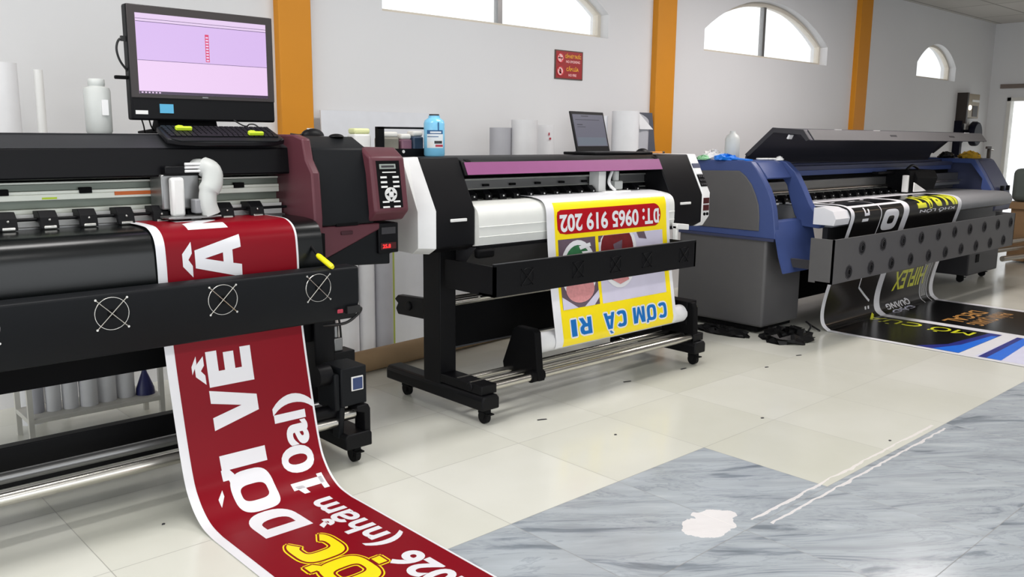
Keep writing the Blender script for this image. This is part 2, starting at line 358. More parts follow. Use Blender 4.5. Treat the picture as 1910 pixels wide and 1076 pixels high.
def arch(x0, x1, z0, zs, zt, n=20):
    """window outline: sill z0, springing zs, crown zt (circular segment)"""
    h = zt-zs; c = (x1-x0)/2; R = (c*c+h*h)/(2*h); cx = (x0+x1)/2; cz = zt-R; a = math.asin(min(1, c/R))
    return [(x0, z0), (x1, z0)]+[(cx+R*math.sin(a-2*a*k/n), cz+R*math.cos(a-2*a*k/n)) for k in range(n+1)]
WINS = [arch(3.344, 5.555, 2.184, 2.372, 2.73), arch(6.886, 9.175, 2.184, 2.378, 2.73), arch(11.49, 12.74, 2.184, 2.368, 2.63)]
def holed(axis, pos, thick, outer, holes):
    """wall with holes: flat front, back and the reveals"""
    mb = MB()
    for t in (pos, pos+thick):
        bm = bmesh.new(); edges = []
        for loop in [outer]+holes:
            vs = [bm.verts.new((a, b, 0)) for a, b in loop]
            edges += [bm.edges.new((vs[i], vs[(i+1) % len(vs)])) for i in range(len(vs))]
        bmesh.ops.triangle_fill(bm, edges=edges, use_beauty=True, use_dissolve=False)
        bm.verts.index_update()
        q = (lambda a, b: (a, t, b)) if axis == 'y' else (lambda a, b: (t, a, b))
        mb.add([q(v.co.x, v.co.y) for v in bm.verts], [[v.index for v in f.verts] for f in bm.faces]); bm.free()
    for loop in [outer]+holes:
        n = len(loop)
        if axis == 'y': vs = [(a, pos, b) for a, b in loop]+[(a, pos+thick, b) for a, b in loop]
        else: vs = [(pos, a, b) for a, b in loop]+[(pos+thick, a, b) for a, b in loop]
        mb.add(vs, [(i, (i+1) % n, n+(i+1) % n, n+i) for i in range(n)])
    bm = bmesh.new(); bvs = [bm.verts.new(v) for v in mb.v]
    for f in mb.f: bm.faces.new([bvs[i] for i in f])
    bmesh.ops.remove_doubles(bm, verts=bm.verts, dist=1e-5); bm.verts.index_update()
    r = MB().add([tuple(v.co) for v in bm.verts], [[v.index for v in f.verts] for f in bm.faces]); bm.free()
    return r
struct(holed('y', W, .2, [(XL, 0), (XR, 0), (XR, ZC), (XL, ZC)], WINS).build('wall_back', [WALL]))
DOORY0, DOORY1 = 1.2, 4.61
struct(holed('x', XR, .2, [(YF, 0), (W+.2, 0), (W+.2, ZC), (YF, ZC)], [[(DOORY0, .02), (DOORY1, .02), (DOORY1, 2.01), (DOORY0, 2.01)]]).build('wall_right', [WALL]))
struct(holed('x', XL-.2, .2, [(YF, 0), (W+.2, 0), (W+.2, ZC), (YF, ZC)], [[(-2.6, .02), (3.8, .02), (3.8, 2.8), (-2.6, 2.8)]]).build('wall_left', [WALL]))  # unseen opening, added to let the fill light in from the left
struct(holed('y', YF-.2, .2, [(XL, 0), (XR, 0), (XR, ZC), (XL, ZC)], [[(-3, .02), (6, .02), (6, 2.8), (-3, 2.8)]]).build('wall_front', [WALL]))
FRM = mat('window frame enamel', (214, 206, 192), .5)
def glassm():
    m = bpy.data.materials.new('frosted daylight glass'); m.use_nodes = True; nt = m.node_tree; N = nt.nodes; L = nt.links
    p = N['Principled BSDF']; p.inputs['Base Color'].default_value = (.96, .97, .96, 1); p.inputs['Roughness'].default_value = .12
    tr = N.new('ShaderNodeBsdfTransparent'); mx = N.new('ShaderNodeMixShader')
    tc = N.new('ShaderNodeTexCoord'); wv = N.new('ShaderNodeTexWave'); wv.bands_direction = 'Z'; wv.inputs['Scale'].default_value = 1.4; L.new(tc.outputs['Object'], wv.inputs['Vector'])
    ml = N.new('ShaderNodeMath'); ml.operation = 'MULTIPLY_ADD'; L.new(wv.outputs['Fac'], ml.inputs[0]); ml.inputs[1].default_value = .06; ml.inputs[2].default_value = .08
    L.new(ml.outputs[0], mx.inputs[0]); L.new(tr.outputs[0], mx.inputs[1]); L.new(p.outputs[0], mx.inputs[2]); L.new(mx.outputs[0], N['Material Output'].inputs[0]); return m
GL = glassm()
for i, win in enumerate(WINS):
    x0, x1 = win[0][0], win[1][0]; cx = (x0+x1)/2; zt = max(b for a, b in win)
    root = bpy.data.objects.new('window_%d' % (i+1), None); COL.objects.link(root); root.location = (cx, W+.12, 2.184); struct(root)
    # frame: outline swept inwards
    mb = MB(); n = len(win); zc = 2.4
    def inset(p, d): return (cx+(p[0]-cx)*(1-d/((x1-x0)/2)), zc+(p[1]-zc)*(1-d/.28))
    for (ya, yb, d) in ((W+.085, W+.14, .035),):
        inn = [inset(p, d) for p in win]
        vs = [(a, ya, b) for a, b in win]+[(a, yb, b) for a, b in win]+[(a, ya, b) for a, b in inn]+[(a, yb, b) for a, b in inn]
        fs = []
        for k in range(n):
            j = (k+1) % n
            fs += [(k, j, 2*n+j, 2*n+k), (n+k, 3*n+k, 3*n+j, n+j), (k, n+k, n+j, j), (2*n+k, 2*n+j, 3*n+j, 3*n+k)]
        mb.add(vs, fs)
    mb.build('window_frame', [FRM], root)
    if i < 2: MB().box(cx-.022, cx+.022, W+.09, W+.135, 2.19, zt-.01).build('mullion', ['alud'], root)
    MB().prism('y', [inset(p, .02) for p in win], W+.108, W+.112).build('pane', [GL], root)
OR = mat('orange pillar paint', (210, 136, 8), .6, var=.06, scale=3)
for i, (a, b) in enumerate(((2.575, 2.79), (6.125, 6.385), (9.775, 10.05))):
    o = MB().box(a, b, W-.06, W+.01, 0, ZC).build('trim_%d' % (i+1), [OR], bevel=.006); struct(o)
struct(MB().box(XR-.03, XR, 1.0, 4.72, 2.14, 2.2).build('trim_4', [mat('lintel rail', (120, 108, 100), .6)]))
dr = bpy.data.objects.new('door_1', None); COL.objects.link(dr); dr.location = (XR, 2.9, 0); struct(dr)
MB().box(XR-.02, XR+.12, 4.56, 4.61, 0.02, 2.01).box(XR-.02, XR+.12, 1.2, 1.25, .02, 2.01).box(XR-.02, XR+.12, 1.2, 4.61, 1.96, 2.01).build('door_frame', ['cap'], dr)
MB().box(XR+.05, XR+.056, 1.25, 4.56, .04, 1.96).build('pane', [GL], dr)

# ------------------------------------------------------------------ shared printer pieces
def caster(parent, x, y, r=.032):
    mb = MB().box(x-.016, x+.016, y-.03, y+.03, .05, .075).cyl((x-.012, y, r), (x+.012, y, r), r, 20)
    for s in (-1, 1): mb.prism('x', [(y-.022, .06), (y+.022, .06), (y+.012, .022), (y-.012, .022)], x+s*.017-.003, x+s*.017+.003)
    mb.box(x-.02, x+.02, y-.05, y-.022, .05, .056)
    return mb.build('caster', ['rubber'], parent)
def fan_guard(parent, x, y, z, R=.055, mats=('chrome', 'blackm', 'alud')):
    mb = MB().cyl((x, y+.003, z), (x, y+.012, z), R*.97, 32, 1)
    mb.ring((x, y-.001, z), 'y', R, .0016, 36, 6, 0)
    for k in (.84, .68, .52, .36): mb.ring((x, y+.001, z), 'y', R*k, .0007, 36, 6, 2)
    for a in (PI/4, 3*PI/4):
        c, s = math.cos(a)*R*1.3, math.sin(a)*R*1.3
        mb.cyl((x-c, y-.003, z-s), (x+c, y-.003, z+s), .0018, 8, 0)
        for q in (-1, 1): mb.cyl((x+q*c, y+.002, z+q*s), (x+q*c, y-.005, z+q*s), .004, 10, 0)
    mb.cyl((x, y+.001, z), (x, y-.003, z), R*.26, 20, 1)
    return mb.build('fan_grille', list(mats), parent)
def pinch(parent, x, y, z, w=.03, m=('black', 'steel')):
    mb = MB().prism('x', [(y+.05, z+.03), (y-.012, z+.034), (y-.04, z+.012), (y-.05, z-.028), (y-.03, z-.03), (y-.02, z-.008), (y+.05, z-.005)], x-w, x+w)
    mb.cyl((x-w*.7, y-.047, z-.024), (x+w*.7, y-.047, z-.024), .008, 12, 1)
    mb.ball((x, y-.046, z+.003), .005, .004, .005, 10, 6, 1)
    return mb.build('pinch_roller', list(m), parent, bevel=.003)

# ================================================================== PRINTER WITH THE MAROON COVER
A = thing('wide_format_printer', (1.0, 3.4, 0), 'black wide-format printer with maroon side cover and red banner coming out', 'printer', 'wide format printers along the wall')
X0 = -.25
# long top cover, back wall of the print bay
MB().prism('x', [(3.80, 1.386), (3.54, 1.385), (3.41, 1.336), (3.40, 1.228), (3.47, 1.222), (3.80, 1.222)], X0, 1.885).build('top_cover', ['black'], A, bevel=.006)
MB().box(X0, 1.86, 3.535, 3.80, 1.386, 1.389).prism('x', [(3.54, 1.3866), (3.412, 1.3376), (3.41, 1.336), (3.54, 1.384)], X0, 1.86).build('top_panel', ['beamtop'], A)
MB().box(X0, 1.9, 3.60, 3.72, .80, 1.225).build('back_wall', ['blackm'], A)
# carriage rail: stacked extrusions
r = MB().box(X0, 1.85, 3.50, 3.56, 1.168, 1.180, 0).box(X0, 1.85, 3.51, 3.56, 1.180, 1.205, 1).box(X0, 1.85, 3.505, 3.56, 1.205, 1.213, 0)
r.box(X0, 1.85, 3.50, 3.56, 1.146, 1.168, 0).box(X0, 1.85, 3.525, 3.58, 1.115, 1.146, 1).box(X0, 1.85, 3.50, 3.58, 1.096, 1.115, 0)
rail = r.build('carriage_rail', ['railw', 'railg'], A, bevel=.002)
MB().box(1.155, 1.30, 3.4965, 3.5005, 1.156, 1.170).build('warning_label', ['orange'], rail)['label'] = 'orange sticker'
MB().box(.90, .95, 3.4975, 3.5005, 1.150, 1.157).build('warning_label', ['lime'], rail)['label'] = 'small yellow sticker'
for x in (.52, .77, 1.05, 1.66): MB().box(x-.022, x+.022, 3.49, 3.51, 1.168, 1.19).build('rail_clip', ['blackm'], rail, bevel=.002)
# pinch rollers on a rod
MB().cyl((X0, 3.43, 1.085), (1.84, 3.43, 1.085), .006, 10).build('pinch_rod', ['black'], A)
for k in range(14): pinch(A, -.038+.1325*k, 3.43, 1.082)
MB().box(X0, 1.84, 3.44, 3.58, 1.04, 1.056).build('print_bed', ['alud'], A, bevel=.002)
MB().box(X0, 1.84, 3.47, 3.475, 1.056, 1.10).build('bed_backstop', ['silver'], A)
# curved black front plate
plate = [(3.46, 1.05), (3.29, 1.05), (3.21, 1.043), (3.17, 1.022), (3.15, .985), (3.143, .93), (3.14, .86), (3.145, .78), (3.25, .74), (3.46, .74)]
MB().prism('x', plate[:1]+smooth(plate[1:8], 5)+plate[8:], X0, 1.845).build('front_platen', ['blackg'], A)
# print head carriage standing over the sheet
cr = MB().box(1.30, 1.47, 3.36, 3.50, 1.235, 1.268, 0).box(1.29, 1.44, 3.38, 3.50, 1.10, 1.235, 1).build('print_head', ['black', 'alud'], A, bevel=.006)
MB().box(1.315, 1.365, 3.34, 3.38, 1.075, 1.225).build('head_bracket', ['silver'], cr, bevel=.01)
MB().box(1.395, 1.43, 3.32, 3.37, 1.085, 1.14).build('damper', ['p3greyl'], cr, bevel=.005)
MB().tube(smooth([(1.435, 3.42, 1.262), (1.455, 3.385, 1.264), (1.478, 3.35, 1.245), (1.472, 3.335, 1.20), (1.452, 3.33, 1.165), (1.447, 3.325, 1.12), (1.458, 3.32, 1.078)], 5), [.03]*6+[.04]*14+[.034]*11, 16).build('ink_tube_cover', ['bottle'], cr)
for z in (1.275, 1.262, 1.248): MB().cyl((1.375, 3.355, z), (1.45, 3.355, z), .0055, 10).build('ink_tube', ['white'], cr)
MB().box(1.28, 1.49, 3.30, 3.50, 1.068, 1.077).build('base_plate', ['alud'], cr, bevel=.003)
# right end: maroon frame, black door, keypad
MB().prism('x', [(3.80, 1.392), (3.36, 1.392), (3.285, 1.375), (3.262, 1.29), (3.215, 1.235), (3.20, 1.05), (3.215, .86), (3.8, .86)], 1.845, 1.885).build('end_frame', ['maroon'], A, bevel=.008)
MB().prism('x', [(3.80, 1.385), (3.40, 1.384), (3.285, 1.334), (3.255, 1.228), (3.235, 1.055), (3.24, 1.008), (3.8, 1.008)], 1.885, 2.165).build('door_panel', ['char'], A, bevel=.008)
MB().box(1.97, 2.08, 3.236, 3.25, 1.004, 1.018).build('door_grip', ['blackm'], A, bevel=.003)
lo = MB().prism('y', [(1.885, 1.006), (2.20, 1.006), (2.20, .98), (1.93, .872), (1.885, .865)], 3.245, 3.78).build('lower_cover', ['maroon'], A, bevel=.006)
MB().box(1.995, 2.055, 3.24, 3.25, .966, .982).build('finger_recess', ['maroond'], lo, bevel=.003)
MB().prism('y', [(1.885, .862), (1.93, .869), (2.20, .978), (2.20, 1.005), (2.295, 1.005), (2.295, .868), (2.262, .862), (2.262, .815), (1.90, .832), (1.79, .85), (1.79, .90)], 3.262, 3.78).build('lower_housing', ['char'], A, bevel=.006)
db = MB().box(2.19, 2.297, 3.245, 3.30, .868, 1.004).build('heater_display_box', ['black'], A, bevel=.004)
MB().box(2.205, 2.28, 3.242, 3.246, .955, .985).build('name_plate', ['p3greyd'], db)
MB().box(2.20, 2.282, 3.242, 3.246, .886, .915).build('temperature_display', ['ledbox'], db)
v, f = text2d('25.8', .02)
MB().add([(2.21+a*.042, 3.2412, .892+b*.016) for a, b in v], f).build('red_digits', ['ledred'], db, recalc=False)
kp = MB().prism('x', [(3.55, 1.338), (3.29, 1.338), (3.22, 1.296), (3.185, 1.06), (3.235, 1.016), (3.55, 1.016)], 2.135, 2.318).build('control_panel', ['maroon'], A, bevel=.012, seg=3)
def onkp(x, t, off):   # t: 0 at the fold, 1 at the lower edge of the sloping face
    return (x, 3.22+(3.185-3.22)*t-off, 1.296+(1.06-1.296)*t)
def kbox(x0, x1, t0, t1, off, th, m, name, par):
    a, b, c_, d = onkp(x0, t0, off), onkp(x1, t0, off), onkp(x1, t1, off), onkp(x0, t1, off)
    q = [(p[0], p[1]+th, p[2]) for p in (a, b, c_, d)]
    return MB().add([a, b, c_, d]+q, [(0, 1, 2, 3), (7, 6, 5, 4), (0, 4, 5, 1), (1, 5, 6, 2), (2, 6, 7, 3), (3, 7, 4, 0)]).build(name, [m], par)
ks = kbox(2.162, 2.285, .06, .93, .001, .004, 'blackm', 'keypad', kp)
kbox(2.178, 2.262, .12, .21, .004, .004, 'lcd', 'display', ks)
kbox(2.186, 2.254, .145, .185, .0045, .002, 'p3greyd', 'display_text', ks)
kbox(2.19, 2.262, .262, .282, .003, .003, 'silver', 'maker_mark', ks)
for t in (.345, .435, .52): 
    for x in (2.178, 2.242): kbox(x, x+.032, t, t+.035, .004, .004, 'silver', 'button', ks)
for t in (.80, .895):
    for x in (2.178, 2.236): kbox(x, x+.034, t, t+.03, .004, .004, 'silver', 'button', ks)
cx, cy_, cz = onkp(2.224, .68, .002)
MB().cyl((cx, cy_-.004, cz), (cx, cy_+.003, cz), .031, 28, 0).build('dial', ['silver'], ks)
for a in range(4):
    an = a*PI/2
    MB().prism('y', [(cx+math.cos(an)*.027, cz+math.sin(an)*.024), (cx+math.cos(an+.5)*.015, cz+math.sin(an+.5)*.015), (cx+math.cos(an-.5)*.015, cz+math.sin(an-.5)*.015)], cy_-.0055, cy_-.003).build('arrow_key', ['blackm'], ks)
MB().cyl((cx, cy_-.007, cz), (cx, cy_, cz), .009, 16).build('button', ['white'], ks)
MB().box(1.865, 1.885, 3.19, 3.24, .84, .985).build('side_slot', ['blackm'], A)
lv = MB().cyl((1.795, 3.16, .95), (1.795, 3.09, .905), .006, 10).build('lever', ['black'], A)
MB().tube([(1.795, 3.10, .912), (1.797, 3.09, .907), (1.803, 3.01, .876), (1.804, 3.0, .872)], [.008, .0115, .0115, .008], 14).build('grip', ['yellow'], lv)
# left end cover (out of frame)
MB().prism('x', [(3.80, 1.39), (3.36, 1.39), (3.285, 1.375), (3.2, 1.05), (3.215, .86), (3.8, .86)], X0-.45, X0).build('end_frame', ['maroon'], A, bevel=.01)
# drying fan bar
fb = MB().prism('x', [(3.0, .722), (3.0, .862), (3.012, .867), (3.09, .867), (3.09, .66), (3.045, .645), (3.03, .648)], X0, 1.925).build('fan_bar', ['char'], A, bevel=.006)
for x in (.567, .18, .955, 1.343, 1.737): fan_guard(fb, x, 3.0, .797)
MB().box(1.82, 1.846, 2.996, 3.002, .682, .698).build('power_switch', ['ledred' if False else 'labelr'], fb, bevel=.003)
MB().box(1.865, 1.925, 2.995, 3.05, .675, .705).tube(smooth([(1.925, 3.02, .69), (1.945, 3.02, .685), (1.935, 3.03, .66), (1.88, 3.04, .628), (1.80, 3.08, .622)], 6), .006, 10).build('power_cable', ['cable'], fb, bevel=.003)
MB().box(1.80, 1.86, 3.09, 3.40, .70, .74).box(-.1, -.04, 3.09, 3.40, .70, .74).build('fan_bar_arm', ['black'], A)
# stand
MB().box(1.885, 1.985, 3.30, 3.46, .14, .86).build('stand_column', ['black'], A, bevel=.006)
MB().box(.05, .15, 3.30, 3.46, .14, .86).build('stand_column', ['black'], A, bevel=.006)
for x in (1.93, .10):
    MB().prism('y', [(x-.065, .078), (x+.065, .078), (x+.065, .135), (x+.055, .145), (x-.055, .145), (x-.065, .135)], 3.03, 3.84).build('stand_foot', ['black'], A, bevel=.006)
    caster(A, x+.01, 3.09, .036); caster(A, x, 3.76, .036)
MB().box(X0+.3, 1.885, 3.33, 3.37, .495, .80).build('media_apron', ['blackm'], A)
MB().box(.15, 1.885, 3.47, 3.52, .10, .256).build('cross_beam', ['black'], A, bevel=.004)
# take-up: tubes, motor box
MB().cyl((-.1, 3.2, .168), (1.90, 3.2, .168), .0255, 28).build('take_up_tube', ['chrome'], A)
MB().cyl((-.1, 3.30, .205), (1.90, 3.30, .205), .021, 24).build('guide_tube', ['alud'], A)
mbx = MB().box(1.86, 1.985, 3.05, 3.20, .265, .432).prism('x', [(3.06, .265), (3.13, .265), (3.13, .12), (3.08, .12)], 1.86, 1.885).box(1.835, 1.86, 3.06, 3.2, .25, .41).build('take_up_motor', ['char'], A, bevel=.006)
MB().box(1.908, 1.966, 3.046, 3.051, .328, .39).build('screen_frame', ['silver'], mbx, bevel=.002)
MB().box(1.914, 1.960, 3.044, 3.050, .334, .384).build('screen', ['lcdblue'], mbx)
MB().cyl((1.78, 3.12, .40), (1.84, 3.12, .40), .045, 24).build('motor_core', ['black'], mbx)
MB().cyl((1.74, 3.12, .235), (1.86, 3.12, .235), .03, 20).build('drive_shaft', ['black'], mbx)
MB().cyl((1.885, 3.10, .215), (1.945, 3.10, .215), .027, 24).cyl((1.70, 3.10, .19), (1.86, 3.10, .19), .022, 20).build('roll_hub', ['chrome'], mbx)
MB().prism('y', [(1.93, .26), (1.985, .26), (1.995, .24), (1.995, .135), (1.965, .135), (1.965, .225), (1.93, .235)], 3.04, 3.12).build('hub_bracket', ['black'], mbx, bevel=.004)
MB().box(1.985, 2.095, 3.31, 3.40, .372, .43).build('junction_box', ['black'], A, bevel=.004)
pg = MB().box(2.00, 2.045, 3.33, 3.38, .43, .49).cyl((2.02, 3.355, .49), (2.02, 3.355, .545), .016, 14).build('mains_plug', ['alud'], A, bevel=.004)
MB().tube(smooth([(2.02, 3.355, .545), (1.995, 3.32, .60), (1.93, 3.2, .64), (1.92, 3.1, .655)], 6), .005, 8).tube(smooth([(2.05, 3.35, .44), (2.03, 3.33, .56), (1.99, 3.3, .66)], 6), .005, 8).tube(smooth([(2.04, 3.36, .372), (2.01, 3.36, .33), (2.0, 3.36, .24)], 6), .005, 8).build('mains_cable', ['cable'], A)

# ---- the red banner
S = Sheet([(3.44, 1.057), (3.28, 1.058), (3.2, 1.05), (3.147, 1.012), (3.132, .93), (3.128, .80), (3.115, .64), (3.07, .42), (3.005, .17), (2.955, .08), (2.88, .025), (2.79, .006), (2.65, .004), (2.0, .004), (1.3, .004)], 1.163, 1.727)
S.rect(1.197, 1.718, .0, 2.9, 1, 1)
bold = .035
def run(body, s0, s1, ub, ut, m, b=bold, layer=2): S.text(body, (ub, s0), (0, s1-s0), (ut-ub, 0), m, layer, b)
def big(ch, s0, s1, ub, ut, m=0, layer=2, grow=0.): S.letter(ch, (ub, s0), (0, s1-s0), (ut-ub, 0), m, layer, grow)
big('D', 1.592, 1.40, 1.487, 1.302); big(('O', 'horn'), 1.392, 1.205, 1.487, 1.318); big('I', 1.19, 1.132, 1.489, 1.305)
S.poly([(1.262, 1.325), (1.262, 1.290), (1.287, 1.258), (1.287, 1.283)], 0, 2)
big('V', 1.036, .884, 1.489, 1.305); big(('E', '^'), .873, .738, 1.489, 1.31)
S.poly([(1.252, .815), (1.252, .785), (1.272, .748), (1.272, .775)], 0, 2)
big(('A', '^'), .470, .305, 1.484, 1.303); big('N', .268, .10, 1.455, 1.30)
run('10al)', 1.345, .957, 1.676, 1.55, 0, .03); S.rect(1.664, 1.688, 1.296, 1.372, 0, 2); S.poly([(1.552, 1.318), (1.578, 1.372), (1.602, 1.372), (1.59, 1.318)], 0, 2)
run('(nhằm', 1.902, 1.428, 1.648, 1.537, 0, .028)
run('2026', 2.33, 1.992, 1.64, 1.532, 0, .04)
for m_, l_, g_ in ((2, 2, .013), (1, 3, .0075), (2, 4, .0)):
    big('C', 1.86, 1.672, 1.478, 1.312, m_, l_, g_); big(('O', 'horn', 'dot'), 2.08, 1.885, 1.478, 1.312, m_, l_, g_)
    big(('U', 'horn'), 2.30, 2.105, 1.478, 1.312, m_, l_, g_); big('D', 2.52, 2.325, 1.478, 1.312, m_, l_, g_)
tag(S.mb.build('banner', ['pvcw', 'pvcred', 'pvcy', 'pvcw'], None, recalc=False), 'dark red vinyl banner with white and yellow lettering draped down onto the floor', 'banner', 'printed sheets hanging from the printers')

# ================================================================== WHITE-ENDED PRINTER IN THE MIDDLE
B = thing('wide_format_printer', (3.55, 3.4, 0), 'black and white wide-format printer with mauve stripe, printing the yellow food poster', 'printer', 'wide format printers along the wall')
side = [(3.80, 1.285), (3.375, 1.289), (3.246, 1.04), (3.246, .866), (3.30, .838), (3.80, .838)]
MB().prism('x', side, 2.515, 2.755).build('end_cover', ['black'], B, bevel=.006)
MB().box(2.60, 2.70, 3.238, 3.248, .985, 1.0).build('door_grip', ['silver'], B, bevel=.003)
MB().prism('x', [(3.80, 1.285), (3.405, 1.285), (3.285, 1.04), (3.285, .868), (3.33, .84), (3.80, .84)], 2.437, 2.52).build('side_panel', ['silver'], B)
wc = MB()
n1 = [(3.385, 1.291), (3.244, 1.042), (3.244, .864), (3.30, .832)]
n0 = [(3.425, 1.287), (3.285, 1.04), (3.285, .868), (3.33, .838)]
wc.add([(2.515, y, z) for y, z in n1]+[(2.437, y, z) for y, z in n0]+[(2.515, y+.03, z) for y, z in n1]+[(2.44, y+.03, z) for y, z in n0],
       [(0, 1, 5, 4), (1, 2, 6, 5), (2, 3, 7, 6), (8, 9, 1, 0), (9, 10, 2, 1), (10, 11, 3, 2), (12, 13, 9, 8), (13, 14, 10, 9), (14, 15, 11, 10), (4, 5, 13, 12), (5, 6, 14, 13), (6, 7, 15, 14), (0, 4, 12, 8), (3, 11, 15, 7)]).build('corner_trim', ['white'], B, bevel=.002)
re = MB().prism('x', side, 4.325, 4.645).build('end_cover', ['black'], B, bevel=.006)
MB().box(4.415, 4.52, 3.238, 3.248, .985, 1.0).build('door_grip', ['silver'], B, bevel=.003)
cp = MB().prism('x', [(3.80, 1.287), (3.372, 1.291), (3.245, 1.05), (3.245, .90), (3.29, .835), (3.80, .835)], 4.646, 4.728).build('control_panel', ['white'], B, bevel=.006)
def onc(x0, x1, t0, t1, m, name, th=.004):   # along the sloping face: 0 top, 1 fold
    a = Vector((0, 3.372, 1.291)); b = Vector((0, 3.245, 1.05)); n = Vector((0, -.885, .466))
    p, q = a+(b-a)*t0, a+(b-a)*t1
    vs = [(x, v.y, v.z) for v in (p+n*th, q+n*th, p-n*.002, q-n*.002) for x in (x0, x1)]
    return MB().add(vs, [(0, 1, 3, 2), (4, 6, 7, 5), (0, 4, 5, 1), (2, 3, 7, 6), (0, 2, 6, 4), (1, 5, 7, 3)]).build(name, [m], cp)
onc(4.648, 4.722, .25, .36, 'navy', 'brand_strip'); onc(4.655, 4.715, .38, .52, 'white', 'display'); kp2 = onc(4.655, 4.722, .54, .84, 'blackm', 'keypad')
for i in range(3):
    for j in range(3):
        a = Vector((0, 3.372, 1.291)).lerp(Vector((0, 3.245, 1.05)), .59+.1*i); x = 4.668+.019*j
        MB().cyl((x, a.y-.008, a.z+.004), (x, a.y, a.z), .006, 10).build('button', ['p3greyd'], kp2)
for z in (1.0, .955): MB().box(4.658, 4.715, 3.24, 3.247, z-.018, z+.018).build('temperature_display', ['ledbox'], cp)
for x in (4.672, 4.702): MB().cyl((x, 3.239, .915), (x, 3.247, .915), .01, 14).build('socket', ['blackm'], cp)
# top beam with the mauve stripe
MB().prism('x', [(3.80, 1.285), (3.40, 1.287), (3.352, 1.268), (3.318, 1.20), (3.36, 1.198), (3.80, 1.198)], 2.755, 4.325).build('top_cover', ['black'], B, bevel=.004)
MB().prism('x', [(3.353, 1.264), (3.348, 1.264), (3.316, 1.203), (3.322, 1.203)], 2.77, 4.32).build('stripe', ['purple'], B)
for x in (2.80, 4.29): MB().prism('x', [(3.375, 1.278), (3.352, 1.272), (3.338, 1.244), (3.345, 1.244)], x-.016, x+.016).build('cover_latch', ['blackm'], B, bevel=.002)
MB().box(2.755, 4.325, 3.56, 3.78, .86, 1.2).build('back_wall', ['blackm'], B)
rl = MB().box(2.756, 4.324, 3.45, 3.54, 1.166, 1.176, 0).box(2.756, 4.324, 3.46, 3.54, 1.122, 1.166, 1).box(2.756, 4.324, 3.455, 3.54, 1.118, 1.124, 0).box(2.756, 4.324, 3.47, 3.55, 1.098, 1.118, 2).box(2.756, 4.324, 3.45, 3.55, 1.084, 1.098, 0).build('carriage_rail', ['alu', 'alud', 'blackm'], B, bevel=.0015)
for k in range(6): MB().box(2.985+.19*k, 3.025+.19*k, 3.448, 3.462, 1.134, 1.146).build('rail_clip', ['blackm'], rl)
for k in range(14):
    o = pinch(B, 2.86+.1*k, 3.42, 1.085, .022, ('black', 'white'))
MB().cyl((2.76, 3.44, 1.085), (4.32, 3.44, 1.085), .006, 10).build('pinch_rod', ['black'], B)
plat = [(3.5, 1.07), (3.33, 1.069), (3.26, 1.055), (3.225, 1.02), (3.217, .955), (3.214, .953), (3.217, .951), (3.217, .906), (3.214, .904), (3.217, .902), (3.222, .862), (3.26, .856), (3.5, .856)]
MB().prism('x', plat[:1]+smooth(plat[1:5], 5)+plat[5:], 2.757, 4.323).build('front_platen', ['cream'], B)
MB().prism('x', [(3.24, .85), (3.25, .842), (3.46, .62), (3.48, .62), (3.5, .85)], 2.757, 4.323).build('lower_guide', ['p3greyd'], B)
MB().box(2.757, 4.323, 3.212, 3.24, .845, .858).build('platen_trim', ['black'], B)
# carriage
hd = MB().box(3.80, 3.86, 3.37, 3.45, 1.075, 1.20, 0).box(3.86, 4.02, 3.40, 3.45, 1.085, 1.20, 1).build('print_head', ['silver', 'black'], B, bevel=.004)
MB().box(3.92, 3.99, 3.35, 3.40, 1.09, 1.14).cyl((3.955, 3.38, 1.14), (3.955, 3.38, 1.20), .02, 16).build('damper', ['bottle'], hd, bevel=.006)
MB().tube(smooth([(3.90, 3.36, 1.2), (3.865, 3.35, 1.15), (3.86, 3.34, 1.12), (3.90, 3.335, 1.088)], 6), .009, 10).build('ink_tube', ['white'], hd)
MB().box(3.80, 4.03, 3.32, 3.45, 1.075, 1.085).build('base_plate', ['silver'], hd, bevel=.002)
# fan bar: channel of sheet steel with round blowers
fb = MB().prism('x', [(3.0, .645), (3.0, .80), (3.012, .80), (3.012, .657), (3.11, .657), (3.11, .645)], 2.665, 4.255).box(2.665, 2.68, 3.0, 3.37, .645, .79).box(4.24, 4.255, 3.0, 3.37, .645, .79).build('fan_bar', ['black'], B)
MB().box(2.666, 4.254, 2.999, 3.014, .80, .803).build('top_edge', ['dgrey'], fb)
for x in (2.88, 3.24, 3.535, 3.80, 4.14): fan_guard(fb, x, 3.0, .724, .042, ('black', 'blackm', 'black'))
MB().box(2.74, 2.85, 3.2, 3.24, .80, .845).build('blower_box', ['blackm'], fb, bevel=.012)
# stand
for x in (2.70, 4.425):
    MB().box(x-.052, x+.052, 3.39, 3.53, .14, .85).build('stand_column', ['black'], B, bevel=.005)
    MB().prism('y', [(x-.06, .078), (x+.05, .078), (x+.05, .135), (x+.035, .152), (x-.045, .152), (x-.06, .135)], 3.05, 3.86).build('stand_foot', ['black'], B, bevel=.008)
    caster(B, x-.005, 3.10, .034); caster(B, x-.005, 3.74, .034)
    MB().prism('x', [(3.53, .56), (3.80, .545), (3.83, .52), (3.80, .50), (3.82, .47), (3.80, .44), (3.53, .45)], x-.02, x+.02).cyl((x-.03, 3.70, .50), (x+.03, 3.70, .50), .025, 18).build('roll_holder', ['black'], B, bevel=.005)
    MB().box(x-.05, x+.05, 3.07, 3.42, .152, .20).cyl((x-.056, 3.16, .18), (x-.045, 3.16, .18), .022, 16).build('take_up_mount', ['black'], B, bevel=.006)
MB().box(2.75, 4.375, 3.48, 3.52, .298, .54).build('cross_beam', ['blackm'], B, bevel=.003)
MB().box(2.75, 4.375, 3.475, 3.525, .29, .299).build('beam_edge', ['dgrey'], B)
